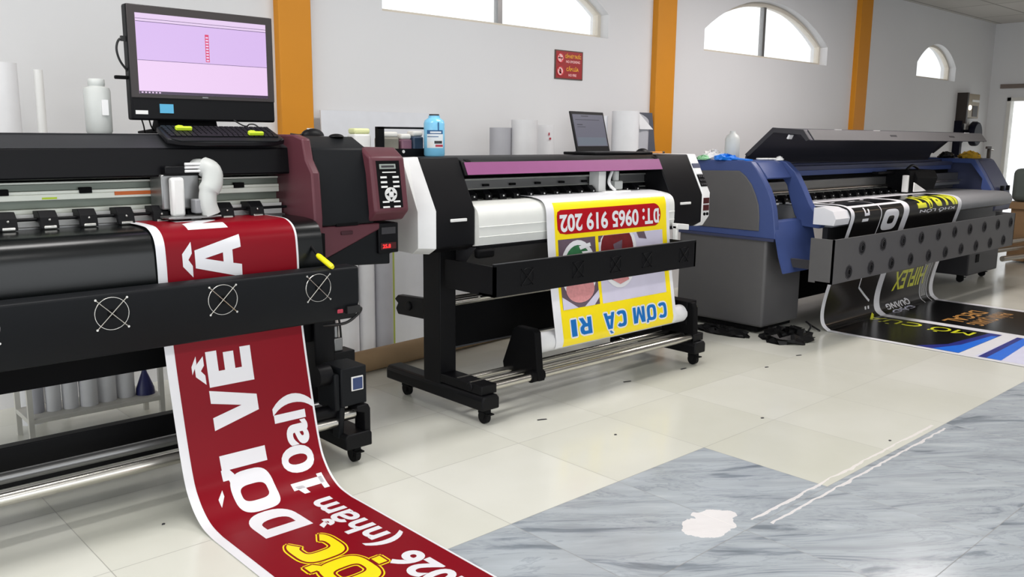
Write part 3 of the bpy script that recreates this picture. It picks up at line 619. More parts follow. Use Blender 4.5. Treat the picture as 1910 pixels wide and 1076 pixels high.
for y, z in ((3.70, .50), (3.60, .53), (3.42, .548)): MB().cyl((2.72, y, z), (4.40, y, z), .017, 18).build('feed_tube', ['chrome'], B)
MB().cyl((2.66, 3.10, .632), (4.25, 3.10, .632), .009, 14).build('guide_tube', ['chrome'], B)
for y, z, rr in ((3.10, .178, .021), (3.17, .188, .014), (3.27, .186, .016)): MB().cyl((2.66, y, z), (4.45, y, z), rr, 22).build('take_up_rail', ['chrome'], B)
MB().prism('x', [(3.06, .155), (3.33, .16), (3.34, .21), (3.26, .40), (3.23, .42), (3.12, .42), (3.095, .405), (3.075, .22)], 3.03, 3.075).cyl((3.0, 3.10, .178), (3.09, 3.10, .178), .032, 20).cyl((3.075, 3.17, .325), (3.11, 3.17, .325), .03, 20).build('take_up_bracket', ['blackm'], B, bevel=.006)
tb = MB().prism('x', [(3.07, .14), (3.33, .14), (3.30, .36), (3.24, .395), (3.10, .395), (3.08, .36)], 4.375, 4.42).box(4.36, 4.46, 3.12, 3.30, .25, .40).build('take_up_bracket', ['blackm'], B, bevel=.006)
MB().box(4.405, 4.455, 3.112, 3.122, .305, .362).build('motor_label', ['pvclime'], tb)['label'] = 'yellow sticker'
MB().prism('y', [(4.28, .885), (4.40, .872), (4.40, .838), (4.28, .85)], 3.16, 3.20).box(4.28, 4.30, 3.165, 3.195, .74, .87).build('media_clamp', ['silver'], B, bevel=.004)
MB().cyl((4.255, 3.25, .565), (4.30, 3.25, .565), .045, 20).build('roll_end', ['silver'], B)
rollB = MB().cyl((3.075, 3.172, .323), (4.365, 3.172, .323), .054, 32).build('paper_roll', ['paper'], None, angle=50)
tag(rollB, 'white paper take-up roll low on the middle printer, below the yellow poster', 'paper roll')

S = Sheet([(3.44, 1.08), (3.32, 1.079), (3.24, 1.063), (3.206, 1.02), (3.197, .93), (3.185, .80), (3.16, .60), (3.122, .38), (3.113, .325), (3.122, .29)], 3.205, 4.245)
L_ = S.s[-1]
S.rect(3.262, 4.215, .225, L_, 1, 1)
pill = []
for k in range(33):
    a = -PI/2+PI*k/32; pill.append((4.095+.066*math.cos(a), .333+.066*math.sin(a)))
pill += [(3.345, .399), (3.30, .392), (3.283, .37), (3.280, .30), (3.285, .278), (3.31, .268)]
S.poly(pill, 2, 2)
S.text('T: 0965 919 202', (4.085, .298), (-.785, 0), (0, .085), 0, 4, .03)
S.letter('D', (4.142, .298), (-.05, 0), (0, .085), 0, 4); S.rect(4.128, 4.150, .333, .345, 0, 4)
S.rect(3.282, 3.575, .425, .80, 8, 2); S.rect(3.60, 4.172, .425, .802, 3, 2)
S.disc(3.43, .60, .142, .165, 0, 3, lim=(.427, .80)); S.disc(3.43, .60, .118, .138, 4, 4)
S.disc(3.43, .70, .112, .075, 7, 5); S.poly([(3.30, .52), (3.40, .56), (3.42, .61), (3.33, .60)], 7, 5); S.poly([(3.44, .47), (3.53, .455), (3.535, .475), (3.45, .49)], 0, 5); S.poly([(3.46, .50), (3.54, .50), (3.535, .52), (3.47, .515)], 0, 5)
S.poly([(3.282, .73), (3.40, .80), (3.282, .80)], 3, 6); S.poly([(3.45, .80), (3.575, .72), (3.575, .76), (3.53, .80)], 3, 6)
S.rect(3.60, 3.64, .425, .46, 8, 3); S.rect(3.84, 4.17, .425, .80, 3, 3)
S.disc(3.765, .53, .16, .2, 0, 4, lim=(.426, .80)); S.disc(3.755, .525, .142, .17, 6, 5, lim=(.426, .80)); S.poly([(3.70, .63), (3.82, .64), (3.84, .69), (3.76, .71), (3.70, .68)], 7, 6); S.poly([(3.72, .48), (3.80, .46), (3.79, .54), (3.74, .55)], 8, 6)
S.poly([(3.93, .425), (4.0, .425), (4.02, .47), (3.95, .46)], 8, 5)
for m_, l_, g_ in ((0, 2, .009), (5, 3, 0.)):
    for ch, u0, wd in (('C', 4.155, .082), (('O', 'horn'), 4.055, .085), ('M', 3.950, .105), ('C', 3.785, .088), (('A', '`'), 3.685, .092), ('R', 3.490, .098), ('I', 3.370, .042)):
        S.letter(ch, (u0, .858), (-wd, 0), (0, .092), m_, l_, g_)
tag(S.mb.build('poster', ['pvcw', 'pvcy', 'pill', 'foodl', 'foodg', 'pvcb', 'foodr', 'foodp', 'foodt'], None, recalc=False), 'yellow food poster with upside-down phone number and two bowls, on the middle printer', 'poster', 'printed sheets hanging from the printers')

# ================================================================== WIDE BLUE AND GREY PRINTER AT THE FAR END
D = thing('wide_format_printer', (7.5, 3.5, 0), 'very wide blue and grey printer with raised dark hood, feeding black banners to the floor', 'printer', 'wide format printers along the wall')
MB().box(5.45, 5.955, 3.25, 4.0, .055, .70).build('base_cabinet', ['p3grey'], D, bevel=.018, seg=3)
MB().box(5.475, 5.93, 3.30, 3.95, .02, .056).build('plinth', ['blackm'], D)
hf = [(3.407, 1.233), (3.36, 1.185), (3.305, 1.11), (3.265, 1.05), (3.233, .983), (3.21, .91), (3.199, .843), (3.186, .76), (3.183, .70)]
hd = MB().prism('x', [(4.0, .70), (4.0, 1.10), (3.95, 1.20), (3.83, 1.232), (3.50, 1.238)]+hf, 5.44, 5.50).build('end_frame', ['blue'], D, bevel=.006)
MB().prism('x', [(3.96, .745), (3.96, 1.10), (3.90, 1.15), (3.80, 1.158), (3.494, 1.166), (3.44, 1.13), (3.388, 1.072), (3.35, 1.0), (3.323, .932), (3.312, .85), (3.31, .748)], 5.432, 5.445).build('side_panel', ['p3grey'], hd, bevel=.005)
MB().box(5.436, 5.95, 3.19, 4.0, .682, .702).build('seam_strip', ['navy'], hd)
inner = [(3.98, 1.236), (3.40, 1.236), (3.355, 1.225), (3.275, 1.157), (3.21, 1.05), (3.15, .938), (3.075, .832), (3.04, .79), (3.06, .762), (3.2, .77), (3.26, .85), (3.30, .95), (3.335, 1.06), (3.40, 1.14), (3.48, 1.165), (3.98, 1.165)]
MB().prism('x', inner, 5.82, 5.885).build('end_frame', ['blue'], D, bevel=.005)
MB().prism('x', [(3.98, 1.236), (3.42, 1.236), (3.385, 1.222), (3.30, 1.118), (3.312, 1.108), (3.39, 1.18), (3.44, 1.205), (3.98, 1.205)], 5.50, 5.82).build('head_cover', ['blue'], D, bevel=.003)
fl_ = [(3.235, .826), (3.205, .815), (3.185, .76), (3.165, .68), (3.14, .58), (3.10, .467)]
flp = MB(); n_ = len(fl_)
flp.add([(x, y+o, z) for o in (0, .012) for (y, z) in fl_ for x in (5.445, 5.965)],
        [(2*i, 2*i+1, 2*i+3, 2*i+2) for i in range(n_-1)]+[(2*n_+2*i, 2*n_+2*i+2, 2*n_+2*i+3, 2*n_+2*i+1) for i in range(n_-1)]+
        [(2*i, 2*i+2, 2*n_+2*i+2, 2*n_+2*i) for i in range(n_-1)]+[(2*i+1, 2*n_+2*i+1, 2*n_+2*i+3, 2*i+3) for i in range(n_-1)]+[(0, 2*n_, 2*n_+1, 1), (2*n_-2, 2*n_-1, 4*n_-1, 4*n_-2)])
flp.build('front_flap', ['blue'], D)
MB().box(5.50, 5.82, 3.25, 3.50, .70, .78).build('drip_tray', ['blackm'], D, bevel=.004)
# rear beam, rails
MB().box(5.5, 9.35, 3.60, 3.95, .70, 1.20).build('rear_beam', ['navy'], D, bevel=.004)
bs = MB().box(5.885, 9.30, 3.50, 3.62, 1.15, 1.182, 0).box(5.885, 9.30, 3.51, 3.62, 1.108, 1.148, 1).box(5.885, 9.30, 3.54, 3.62, 1.075, 1.108, 2).build('beam_trim', ['navy', 'blue', 'blackm'], D)
MB().box(5.5, 9.45, 3.46, 3.60, 1.0, 1.072, 0).box(5.5, 9.45, 3.44, 3.60, .958, .984, 1).box(5.5, 9.45, 3.48, 3.6, .984, 1.0, 2).box(5.5, 9.45, 3.50, 3.6, .92, .958, 0).cyl((5.5, 3.44, .996), (9.45, 3.44, .996), .011, 14, 3).build('carriage_rail', ['alud', 'alu', 'blackm', 'chrome'], D)
for k in range(18): pinch(D, 5.62+.142*k, 3.42, .945, .03, ('black', 'white'))
hc = MB().box(7.72, 8.22, 3.25, 3.46, .955, 1.13, 0).prism('x', [(3.46, 1.12), (3.25, 1.12), (3.22, 1.06), (3.25, .95), (3.46, .95)], 7.82, 8.25).box(7.66, 7.69, 3.24, 3.29, .945, 1.09, 1).prism('y', [(7.74, .945), (7.74, 1.03), (8.02, .945)], 3.215, 3.225, 1).build('print_head', ['blackm', 'silver'], D, bevel=.008)
MB().box(7.40, 7.75, 3.38, 3.44, 1.10, 1.12).build('cable_carrier', ['black'], hc, bevel=.004)
for x in (7.85, 7.98, 8.08): MB().cyl((x, 3.235, 1.045), (x, 3.25, 1.045), .012, 10).build('ink_port', ['silver'], hc)
MB().tube(smooth([(7.9, 3.36, 1.13), (8.0, 3.36, 1.165), (8.12, 3.37, 1.15), (8.2, 3.38, 1.125)], 5), .012, 10).build('ink_tube', ['cable'], hc)
# platen
pl_ = [(3.6, .915), (3.1, .915), (2.985, .913), (2.925, .893), (2.90, .845), (2.91, .80), (3.0, .77), (3.6, .77)]
MB().prism('x', pl_[:1]+smooth(pl_[1:6], 4)+pl_[6:], 5.89, 9.25).build('front_platen', ['p3greyl'], D)
wp = [(3.45, .922), (3.1, .922), (2.984, .919), (2.918, .897), (2.893, .845), (2.905, .80), (2.92, .80), (2.93, .845), (2.99, .90), (3.45, .912)]
MB().prism('x', wp, 5.89, 5.94).build('white_guard', ['pvcw'], D)
MB().prism('x', [(3.06, .917)]+wp[2:6]+[(3.06, .80)], 5.73, 5.89).build('platen_nose', ['pvcw'], D)
MB().box(5.99, 9.3, 3.08, 3.12, .48, .78).build('front_apron', ['p3greyd'], D)
MB().box(5.95, 9.1, 3.55, 3.75, .10, .50).build('cross_beam', ['blackm'], D)  # dark beam added to fill the black void behind the banner
# fan bar with two rows of blowers
fb = MB().prism('x', [(2.78, .425), (2.78, .728), (2.792, .728), (2.792, .437), (2.90, .437), (2.90, .425)], 5.51, 9.0).box(5.51, 5.522, 2.78, 2.95, .425, .728).box(8.99, 9.0, 2.78, 2.95, .425, .728).build('fan_bar', ['p3grey'], D)
def slot(x, z):
    mb = MB().cyl((x, 2.7795, z), (x, 2.777, z), .052, 8, 0).cyl((x, 2.7768, z), (x, 2.7755, z), .04, 20, 1)
    for k in (.034, .022): mb.ring((x, 2.775, z), 'y', k, .002, 24, 5, 0)
    return mb.build('blower_grille', ['p3greyd', 'blackm'], fb)
for k in range(10): slot(5.92+.33*k, .645)
for k in range(10): slot(5.745+.333*k, .49)
for x in (5.6, 8.9): MB().box(x-.02, x+.02, 2.95, 3.2, .50, .56).build('fan_bar_arm', ['p3greyd'], D)
# right housing
MB().prism('x', [(3.98, 1.215), (3.33, 1.215), (3.285, 1.205), (3.20, 1.08), (3.11, .93), (3.08, .78), (3.09, .70), (3.98, .70)], 9.36, 9.80).build('end_housing', ['navy'], D, bevel=.02, seg=3)
op = [(3.98, 1.215), (3.33, 1.215), (3.285, 1.207), (3.20, 1.08), (3.105, .92), (3.10, .88), (3.18, .88), (3.205, .93), (3.20, 1.02), (3.32, 1.168), (3.72, 1.175), (3.98, 1.175)]
MB().prism('x', op, 9.28, 9.36).build('end_frame', ['blue'], D, bevel=.004)
for x in (9.52, 9.68): MB().box(x-.02, x+.02, 3.075, 3.10, .90, .95).build('vent', ['blackm'], D)
MB().box(9.0, 9.80, 3.15, 3.95, .08, .71).build('base_cabinet', ['p3greyd'], D, bevel=.012)
MB().box(9.18, 9.26, 3.145, 3.152, .20, .28).build('socket_panel', ['blackm'], D)
for x, y in ((9.1, 3.25), (9.68, 3.25), (9.1, 3.85), (9.68, 3.85), (5.55, 3.9), (5.85, 3.9)): caster(D, x, y, .034)
# raised hood
hp = [(3.75, 1.205), (3.735, 1.265), (3.51, 1.472), (3.262, 1.457), (3.205, 1.384), (3.217, 1.380), (3.27, 1.440), (3.505, 1.455), (3.72, 1.255), (3.735, 1.2)]
hood = MB().prism('x', hp, 5.885, 9.30, 0).build('hood', ['hood'], D, bevel=.003)
MB().prism('x', [(3.2605, 1.4585), (3.203, 1.3845), (3.1995, 1.387), (3.257, 1.462)], 5.93, 9.30).build('hood_lip', ['lip'], hood)
MB().prism('x', [(3.735, 1.27), (3.51, 1.474), (3.262, 1.459), (3.21, 1.39), (3.235, 1.378), (3.28, 1.424), (3.50, 1.438), (3.70, 1.26)], 5.872, 5.886).build('hood_end', ['p3greyd'], hood)
MB().prism('x', [(3.735, 1.27), (3.51, 1.474), (3.262, 1.459), (3.205, 1.384), (3.235, 1.378), (3.28, 1.424), (3.50, 1.438), (3.70, 1.26)], 9.30, 9.314).build('hood_end', ['p3greyd'], hood)
MB().prism('x', [(3.40, 1.395), (3.385, 1.425), (3.372, 1.42), (3.387, 1.39)], 5.888, 5.94).build('hood_light', ['white'], hood)
for x in (7.28, 8.5): MB().prism('x', [(3.236, 1.428), (3.2265, 1.415), (3.222, 1.418), (3.232, 1.432)], x-.06, x+.06).build('hood_hook', ['p3greyd'], hood)
for x in (6.4, 7.05, 8.95): MB().box(x-.05, x+.05, 3.262, 3.272, 1.456, 1.466).build('hood_clip', ['white'], hood)
# black printed banners on one wide sheet
S = Sheet([(3.35, .93), (3.1, .93), (2.98, .927), (2.91, .905), (2.885, .85), (2.91, .74), (2.95, .60), (3.02, .36), (3.06, .17), (3.055, .06), (3.01, .012), (2.94, .004), (2.5, .004), (1.1, .004)], 5.94, 7.95)
S.rect(5.99, 6.80, .17, .405, 1, 1); S.rect(5.99, 6.80, .435, 2.30, 1, 1); S.rect(6.90, 7.87, .17, 2.75, 1, 1)
S.rect(5.99, 6.80, 2.40, 2.8, 4, 1)
S.poly([(6.03, .24), (6.13, .22), (6.14, .235), (6.06, .255)], 0, 2); S.poly([(6.30, .25), (6.42, .24), (6.42, .255), (6.32, .268)], 0, 2); S.poly([(6.55, .22), (6.62, .20), (6.63, .22), (6.57, .24)], 0, 2)
S.poly([(6.145, .445), (6.165, .445), (6.165, .49), (6.20, .488), (6.20, .46), (6.222, .46), (6.222, .508), (6.145, .51)], 0, 2); S.rect(6.12, 6.215, .53, .552, 0, 2)
S.poly([(6.385, .20), (6.395, .20), (6.42, .50), (6.425, .60), (6.415, .72), (6.403, .72), (6.413, .60), (6.408, .50)], 0, 2)
def stad(u0, u1, t0, t1, m, layer):
    S.poly([( (u0+u1)/2+(u1-u0)/2*math.copysign(abs(math.cos(a))**.55, math.cos(a)), (t0+t1)/2+(t1-t0)/2*math.copysign(abs(math.sin(a))**.55, math.sin(a))) for a in [2*PI*k/40 for k in range(40)]], m, layer)
stad(6.46, 6.72, .48, .645, 0, 2); stad(6.545, 6.65, .53, .595, 1, 3)
S.text('IN BẠT', (7.86, .335), (-.80, 0), (0, .155), 2, 2, .05)
S.text('KHỔ LỚN', (7.80, .515), (-.7, 0), (0, .022), 0, 2, .02)
S.text('HIFLEX', (7.72, 1.055), (-.62, 0), (0, .16), 2, 2, .02)
S.text('QUẢNG', (7.44, 1.318), (-.44, 0), (0, .05), 0, 2, .03); S.text('CÁO', (7.42, 1.385), (-.40, 0), (0, .05), 4, 2, .02)
S.poly([(6.46, 1.0), (6.475, 1.0), (6.485, 1.11), (6.72, 1.245), (6.71, 1.26), (6.47, 1.12)], 0, 2); S.poly([(6.55, .95), (6.60, .95), (6.59, 1.03), (6.56, 1.03)], 0, 2)
S.text('MỞ CỬA', (6.735, 2.15), (0, -.80), (-.14, 0), 3, 2, .005)
for u in (6.64, 6.69): S.rect(u, u+.025, 1.29, 1.315, 0, 2)
S.text('DECAL', (7.62, 1.80), (-.62, 0), (0, .13), 5, 2, .02); S.text('PHẢN QUANG', (7.70, 1.97), (-.68, 0), (0, .12), 5, 2, .01)
S.poly([(5.99, 2.02), (6.20, 2.15), (6.80, 2.22), (6.80, 2.30), (5.99, 2.30)], 6, 2); S.poly([(5.99, 2.13), (6.25, 2.22), (6.70, 2.26), (6.72, 2.30), (5.99, 2.30)], 7, 3)
S.poly([(5.99, 2.42), (6.80, 2.40), (6.80, 2.47), (5.99, 2.52)], 6, 2); S.poly([(5.99, 2.47), (6.80, 2.44), (6.80, 2.5), (5.99, 2.56)], 7, 3)
for u in (7.66, 7.80): S.rect(u, u+.012, .95, 1.40, 0, 3)
for k in range(6): S.rect(7.69+.017*k, 7.696+.017*k, .95, 1.33, 8, 2)
tag(S.mb.build('banner', ['pvcw', 'pvck', 'pvclime', 'pvclime', 'pvcsky', 'pvcor', 'pvcnavy', 'pvcblue2', 'silver'], None, recalc=False), 'black printed banner sheet with white borders feeding from the far blue printer to the floor', 'banner', 'printed sheets hanging from the printers')

# ================================================================== THINGS ON THE PRINTERS
# --- all-in-one computer
M = thing('computer_monitor', (1.58, 3.62, 1.389), 'black all-in-one computer with a pink screen on the nearest printer', 'computer')
x0, x1, y0 = 1.272, 1.888, 3.59
MB().box(x0, x1, y0, y0+.05, 1.443, 1.888).build('casing', ['black'], M, bevel=.008, seg=3)
MB().box(x0+.002, x1-.002, y0-.004, y0, 1.53, 1.886).build('bezel', [mat('brown black bezel', (46, 40, 40), .4)], M, bevel=.002)
scr = MB()
ys = y0-.0055
a0, a1, b0, b1 = x0+.032, x1-.034, 1.546, 1.855
scr.add([(a0, ys, b0), (a1, ys, b0), (a1, ys, b1), (a0, ys, b1), (a0, ys+.002, b0), (a1, ys+.002, b0), (a1, ys+.002, b1), (a0, ys+.002, b1)], [(0, 1, 2, 3), (0, 4, 5, 1), (2, 6, 7, 3), (1, 5, 6, 2), (0, 3, 7, 4)], 0)
def sr(u0, u1, v0, v1, m, d=.0004): scr.add([(a0+(a1-a0)*u, ys-d, b0+(b1-b0)*v) for u, v in ((u0, v0), (u1, v0), (u1, v1), (u0, v1))], [(0, 1, 2, 3)], m)
sr(0, 1, .42, .90, 1); sr(0, 1, .90, 1, 2); sr(0, 1, .93, .936, 4, .0006); sr(0, 1, .895, .902, 4, .0006); sr(0, 1, .418, .424, 4, .0006)
sr(0, 1, 0, .035, 3); 
for k in range(6): sr(.015+.025*k, .028+.025*k, .01, .026, 0, .0008)
sr(.505, .535, .445, .80, 5, .0006)
for k in range(9): sr(.51, .53, .455+.037*k, .475+.037*k, 0 if k % 2 else 2, .0009)
def em(name, c, s=1.25): return mat(name, (20, 20, 22), .25, emit=c, es=s)
scr.build('screen', [em('screen pink', (244, 212, 250)), em('screen lilac', (224, 192, 246)), em('screen pale', (238, 212, 248)), em('screen taskbar', (60, 40, 70)), em('screen line', (90, 70, 110)), em('screen red banner', (226, 60, 110))], M, recalc=False)
MB().box(x0+.11, x0+.165, y0-.003, y0+.001, 1.472, 1.508).build('sticker', [mat('sky blue sticker', (84, 168, 206), .5)], M)['label'] = 'blue sticker'
MB().box(x0+.014, x0+.062, y0-.003, y0+.001, 1.466, 1.481).build('sticker', ['silver'], M)['label'] = 'grey label'
MB().box(1.56, 1.584, y0-.0055, y0-.003, 1.537, 1.541).build('maker_mark', ['p3greyl'], M)
MB().prism('x', [(3.60, 1.36+.03), (3.86, 1.39), (3.86, 1.40), (3.70, 1.41), (3.66, 1.47), (3.64, 1.47), (3.61, 1.405)], 1.385, 1.635).build('stand', ['blackm'], M, bevel=.004)
MB().tube(smooth([(1.276, 3.61, 1.755), (1.248, 3.61, 1.75), (1.236, 3.61, 1.715), (1.246, 3.61, 1.67), (1.276, 3.615, 1.63)], 6), .0045, 8).box(1.255, 1.278, 3.605, 3.62, 1.745, 1.765).build('power_lead', ['cable'], M)
MB().box(1.225, 1.275, 3.61, 3.63, 1.60, 1.614).build('usb_stick', ['blackm'], M, bevel=.004)
for dx in (0, .03): MB().tube(smooth([(1.33+dx, 3.65, 1.445), (1.34+dx, 3.66, 1.42), (1.35+dx*1.4, 3.68, 1.393)], 5), .003, 8).build('usb_lead', ['cable'], M)
# --- keyboard, tilted forward over the edge of the cover
kb = thing('keyboard', (1.56, 3.45, 1.389), 'black keyboard with two lime green feet, lying before the pink screen', 'keyboard')
Rk = Matrix.Translation((1.575, 3.465, 1.376)) @ Matrix.Rotation(math.radians(-2), 4, 'Z') @ Matrix.Rotation(math.radians(19), 4, 'X')
body = [(-.245, -.075), (-.20, -.098), (-.1, -.107), (.1, -.107), (.20, -.098), (.245, -.075), (.238, .06), (.215, .078), (-.215, .078), (-.238, .06)]
mb = MB().prism('z', body, 0, .022); mb.xform(Rk); mb.build('case', ['keyb'], kb, bevel=.005, seg=3)
mb = MB().prism('z', [(-.235, -.075), (.235, -.075), (.20, -.106), (-.20, -.106)], .018, .026); mb.xform(Rk); mb.build('palm_rest', ['char'], kb, bevel=.003)
for r_ in range(6):
    y = .056-.0205*r_
    n_ = 18; x = -.222
    while x < .215:
        wk = .1 if (r_ == 5 and abs(x+.115) < .012) else .0175
        mb = MB().box(x, x+wk, y-.0085, y+.0085, .022, .0275); mb.xform(Rk); mb.build('key', ['key'], kb)
        x += wk+.0042
for x, y, nm in ((-.152, .012, 'a'), (.128, -.040, 'b')):
    mb = MB().prism('z', [(-.03, -.011), (.034, -.011), (.034, .006), (.005, .006), (.003, .016), (-.012, .020), (-.03, .008)], .0275, .042); mb.xform(Rk @ Matrix.Translation((x, y, 0)))
    tag(mb.build('plastic_clip', ['lime'], None, bevel=.003), 'lime green plastic piece on the %s of the black keyboard' % ('left side' if nm == 'a' else 'right side'), 'clip', 'lime pieces on the keyboard')
mb = MB().tube(smooth([(1.69, 3.583, 1.45), (1.725, 3.58, 1.43), (1.745, 3.575, 1.425), (1.755, 3.57, 1.433), (1.775, 3.56, 1.432), (1.79, 3.54, 1.415)], 6), .003, 8); mb.build('cable', ['cable'], kb)
# --- mouse on the black door, puck beside it
m_ = thing('computer_mouse', (2.01, 3.5, 1.386), 'black computer mouse with grey scroll stripe on the nearest printer', 'mouse')
mb = MB().ball((0, 0, 0), .062, .036, .034, 24, 10, 0, True).box(-.03, .0, -.004, .004, .029, .0345, 1); mb.xform(Matrix.Translation((2.02, 3.50, 1.3855)) @ Matrix.Rotation(.25, 4, 'Z')); mb.build('shell', ['black', 'silver'], m_)
MB().tube(smooth([(1.965, 3.49, 1.395), (1.94, 3.48, 1.391), (1.91, 3.50, 1.395)], 5), .003, 8).build('cable', ['cable'], m_)
tag(MB().ball((2.08, 3.30+.10, 1.383), .035, .03, .014, 20, 8, 0, True).build('knob', ['black'], None), 'low round black knob on the nearest printer, right of the mouse', 'knob')
# --- plastic jug and vinyl rolls behind the nearest printer
def vroll(x, y, z1, r, label, m='paper', group='vinyl rolls standing behind the printers', z0=0., n=28):
    mb = MB().lathe((x, y, z0), [(r*.42, .004), (r, 0), (r, z1-z0), (r*.45, z1-z0), (r*.42, z1-z0-.02)], n)
    o = mb.build('vinyl_roll', [m], None)
    return tag(o, label, 'roll', group)
jug = tag(MB().lathe((1.187, 3.72, 1.389), [(.044, 0), (.049, .008), (.05, .165), (.046, .178), (.03, .183), (.029, .186), (.031, .188), (.031, .21), (.028, .213)], 32).build('plastic_bottle', ['bottle'], None, angle=50), 'cloudy white plastic bottle left of the pink screen', 'bottle')
MB().prism('x', [(3.667, 1.46), (3.667, 1.52), (3.673, 1.50)], 1.185, 1.21).build('label_patch', ['white'], jug)
vroll(1.05, 4.56, 1.70, .062, 'thick white vinyl roll standing left of the thin one behind the nearest printer')
vroll(1.19, 4.52, 1.675, .0195, 'thin grey-white tube standing behind the nearest printer, left of the bottle', 'silver')
# --- rolls and boards between the two nearer printers
def sheet_board(x0, x1, y0, y1, h, label, m, name='foam_board'):
    mb = MB(); t = .01
    mb.add([(x0, y0, .0), (x1, y0, .0), (x1, y1, h), (x0, y1, h), (x0, y0+t, 0), (x1, y0+t, 0), (x1, y1+t, h), (x0, y1+t, h)], [(0, 1, 2, 3), (7, 6, 5, 4), (0, 4, 5, 1), (1, 5, 6, 2), (2, 6, 7, 3), (3, 7, 4, 0)])
    return tag(mb.build(name, [m], None), label, 'board')
sheet_board(2.83, 3.75, 4.74, 4.80, 1.54, 'large bluish white board leaning on the wall beside the left orange pillar', 'paperb')
vroll(2.865, 4.60, 1.30, .07, 'white vinyl roll standing on the floor just right of the fan bar end', 'paper')
vroll(2.99, 4.58, 1.28, .055, 'white vinyl roll standing between the grey roll and the nearest printer', 'paper')
vroll(3.105, 4.56, 1.25, .062, 'grey vinyl roll standing behind the cardboard tube', 'paperg')
o = tag(MB().prism('z', [(3.185, 4.60), (3.225, 4.60), (3.225, 4.63), (3.185, 4.63)], 0, 1.26).build('wooden_batten', ['greenedge'], None, bevel=.004), 'slim lime green batten standing right of the grey roll', 'batten')
ct = MB()
n_ = 28
def pipe(a, b, r0, r1, n=28):
    mb = MB(); a, b = Vector(a), Vector(b); t = (b-a).normalized(); u_ = t.cross(Vector((0, 0, 1))).normalized(); v_ = t.cross(u_)
    vs = [p+(u_*math.cos(2*PI*k/n)+v_*math.sin(2*PI*k/n))*r for p in (a, b) for r in (r0, r1) for k in range(n)]
    fs = []
    for k in range(n):
        j = (k+1) % n
        fs += [(n+k, n+j, 3*n+j, 3*n+k), (k, 2*n+k, 2*n+j, j), (k, j, n+j, n+k), (2*n+k, 3*n+k, 3*n+j, 2*n+j)]
    return mb.add(vs, fs)
tag(pipe((2.62, 4.26, .066), (4.05, 4.40, .066), .052, .0655).build('cardboard_tube', ['card'], None), 'brown cardboard tube lying on the floor behind the middle printer', 'tube')
# --- white rack below the nearest printer
rk = thing('rack', (1.25, 4.25, 0), 'low white metal rack holding short rolls, seen under the nearest printer', 'rack')
for x in (.955, 1.535):
    for y in (4.18, 4.40): MB().box(x-.011, x+.011, y-.011, y+.011, 0, .62).build('leg', ['rack'], rk)
for z in (.105, .62): MB().box(.945, 1.545, 4.17, 4.41, z, z+.022).build('shelf', ['rack'], rk, bevel=.003)
for k, (x, y, r_, h, lab) in enumerate(((1.005, 4.29, .035, .42, 'leftmost'), (1.075, 4.27, .032, .44, 'second from left'), (1.145, 4.26, .034, .40, 'third from left'), (1.222, 4.25, .040, .46, 'fourth from left, plain white'), (1.31, 4.27, .043, .45, 'fifth from left'), (1.40, 4.28, .043, .46, 'rightmost'))):
    tag(MB().lathe((x, y, .127), [(r_*.5, .003), (r_, 0), (r_, h), (r_*.5, h), (r_*.48, h-.02)], 24).build('paper_roll', ['paperg' if k == 0 else 'paper'], None), 'short white roll on the low rack, %s' % lab, 'roll', 'short rolls on the low rack')
tag(MB().lathe((1.487, 4.26, .127), [(.045, 0), (.042, .03), (.02, .09), (.008, .12), (.008, .17)], 20).build('funnel', ['funnel'], None), 'dark blue funnel at the right end of the low rack', 'funnel')
# --- ink rack and bottles on the middle printer
ir = thing('ink_rack', (2.67, 3.70, 1.287), 'black ink bottle rack on the left end of the middle printer', 'rack')
MB().box(2.52, 2.88, 3.69, 3.83, 1.287, 1.296).box(2.52, 2.88, 3.69, 3.694, 1.296, 1.325).box(2.876, 2.88, 3.69, 3.83, 1.296, 1.325).build('tray', ['black'], ir)
MB().box(2.50, 2.535, 3.69, 3.72, 1.287, 1.434).build('upright', ['blackm'], ir); MB().box(2.866, 2.88, 3.69, 3.72, 1.287, 1.434).build('upright', ['blackm'], ir)
MB().box(2.50, 2.88, 3.69, 3.70, 1.424, 1.434).build('top_bar', ['black'], ir)
MB().cyl((2.65, 3.689, 1.31), (2.65, 3.686, 1.31), .008, 14).build('screw', ['silver'], ir)
def inkb(x, y, wx, h, m, c, label):
    t = thing('ink_bottle', (x, y, 1.296), label, 'bottle', 'ink bottles in the rack')
    MB().box(x-wx, x+wx, y-.035, y+.035, 1.297, 1.297+h).build('body', [m], t, bevel=.01, seg=3)
    MB().box(x-wx*.95, x+wx*.95, y-.03, y+.03, 1.297+h, 1.297+h+.028).build('shoulder', [c], t, bevel=.01, seg=3)
inkb(2.60, 3.765, .055, .085, 'inkgrey', 'cap', 'grey ink bottle with cream top, widest in the black rack')
inkb(2.70, 3.76, .034, .075, 'inkpink', 'cap', 'dull pink ink bottle in the middle of the black rack')
inkb(2.775, 3.76, .034, .09, 'inkblue', 'cap', 'dark blue ink bottle in the black rack')
inkb(2.435, 3.765, .05, .10, 'silver', 'inkyel', 'grey ink bottle with pale yellow top outside the black rack')
cb = thing('cleaner_bottle', (2.86, 3.66, 1.287), 'light blue cleaner bottle with printed label on the middle printer', 'bottle')
MB().lathe((2.80, 3.625, 1.288), [(.05, 0), (.054, .008), (.054, .165), (.05, .18), (.03, .195), (.0295, .205)], 32).build('body', ['cleaner'], cb, angle=50)
MB().lathe((2.80, 3.625, 1.493), [(.026, 0), (.026, .008)], 24).build('cap', ['p3greyd'], cb)
MB().box(2.783, 2.788, 3.5695, 3.573, 1.42, 1.46).build('fill_strip', ['labelb'], cb)
lb = MB()
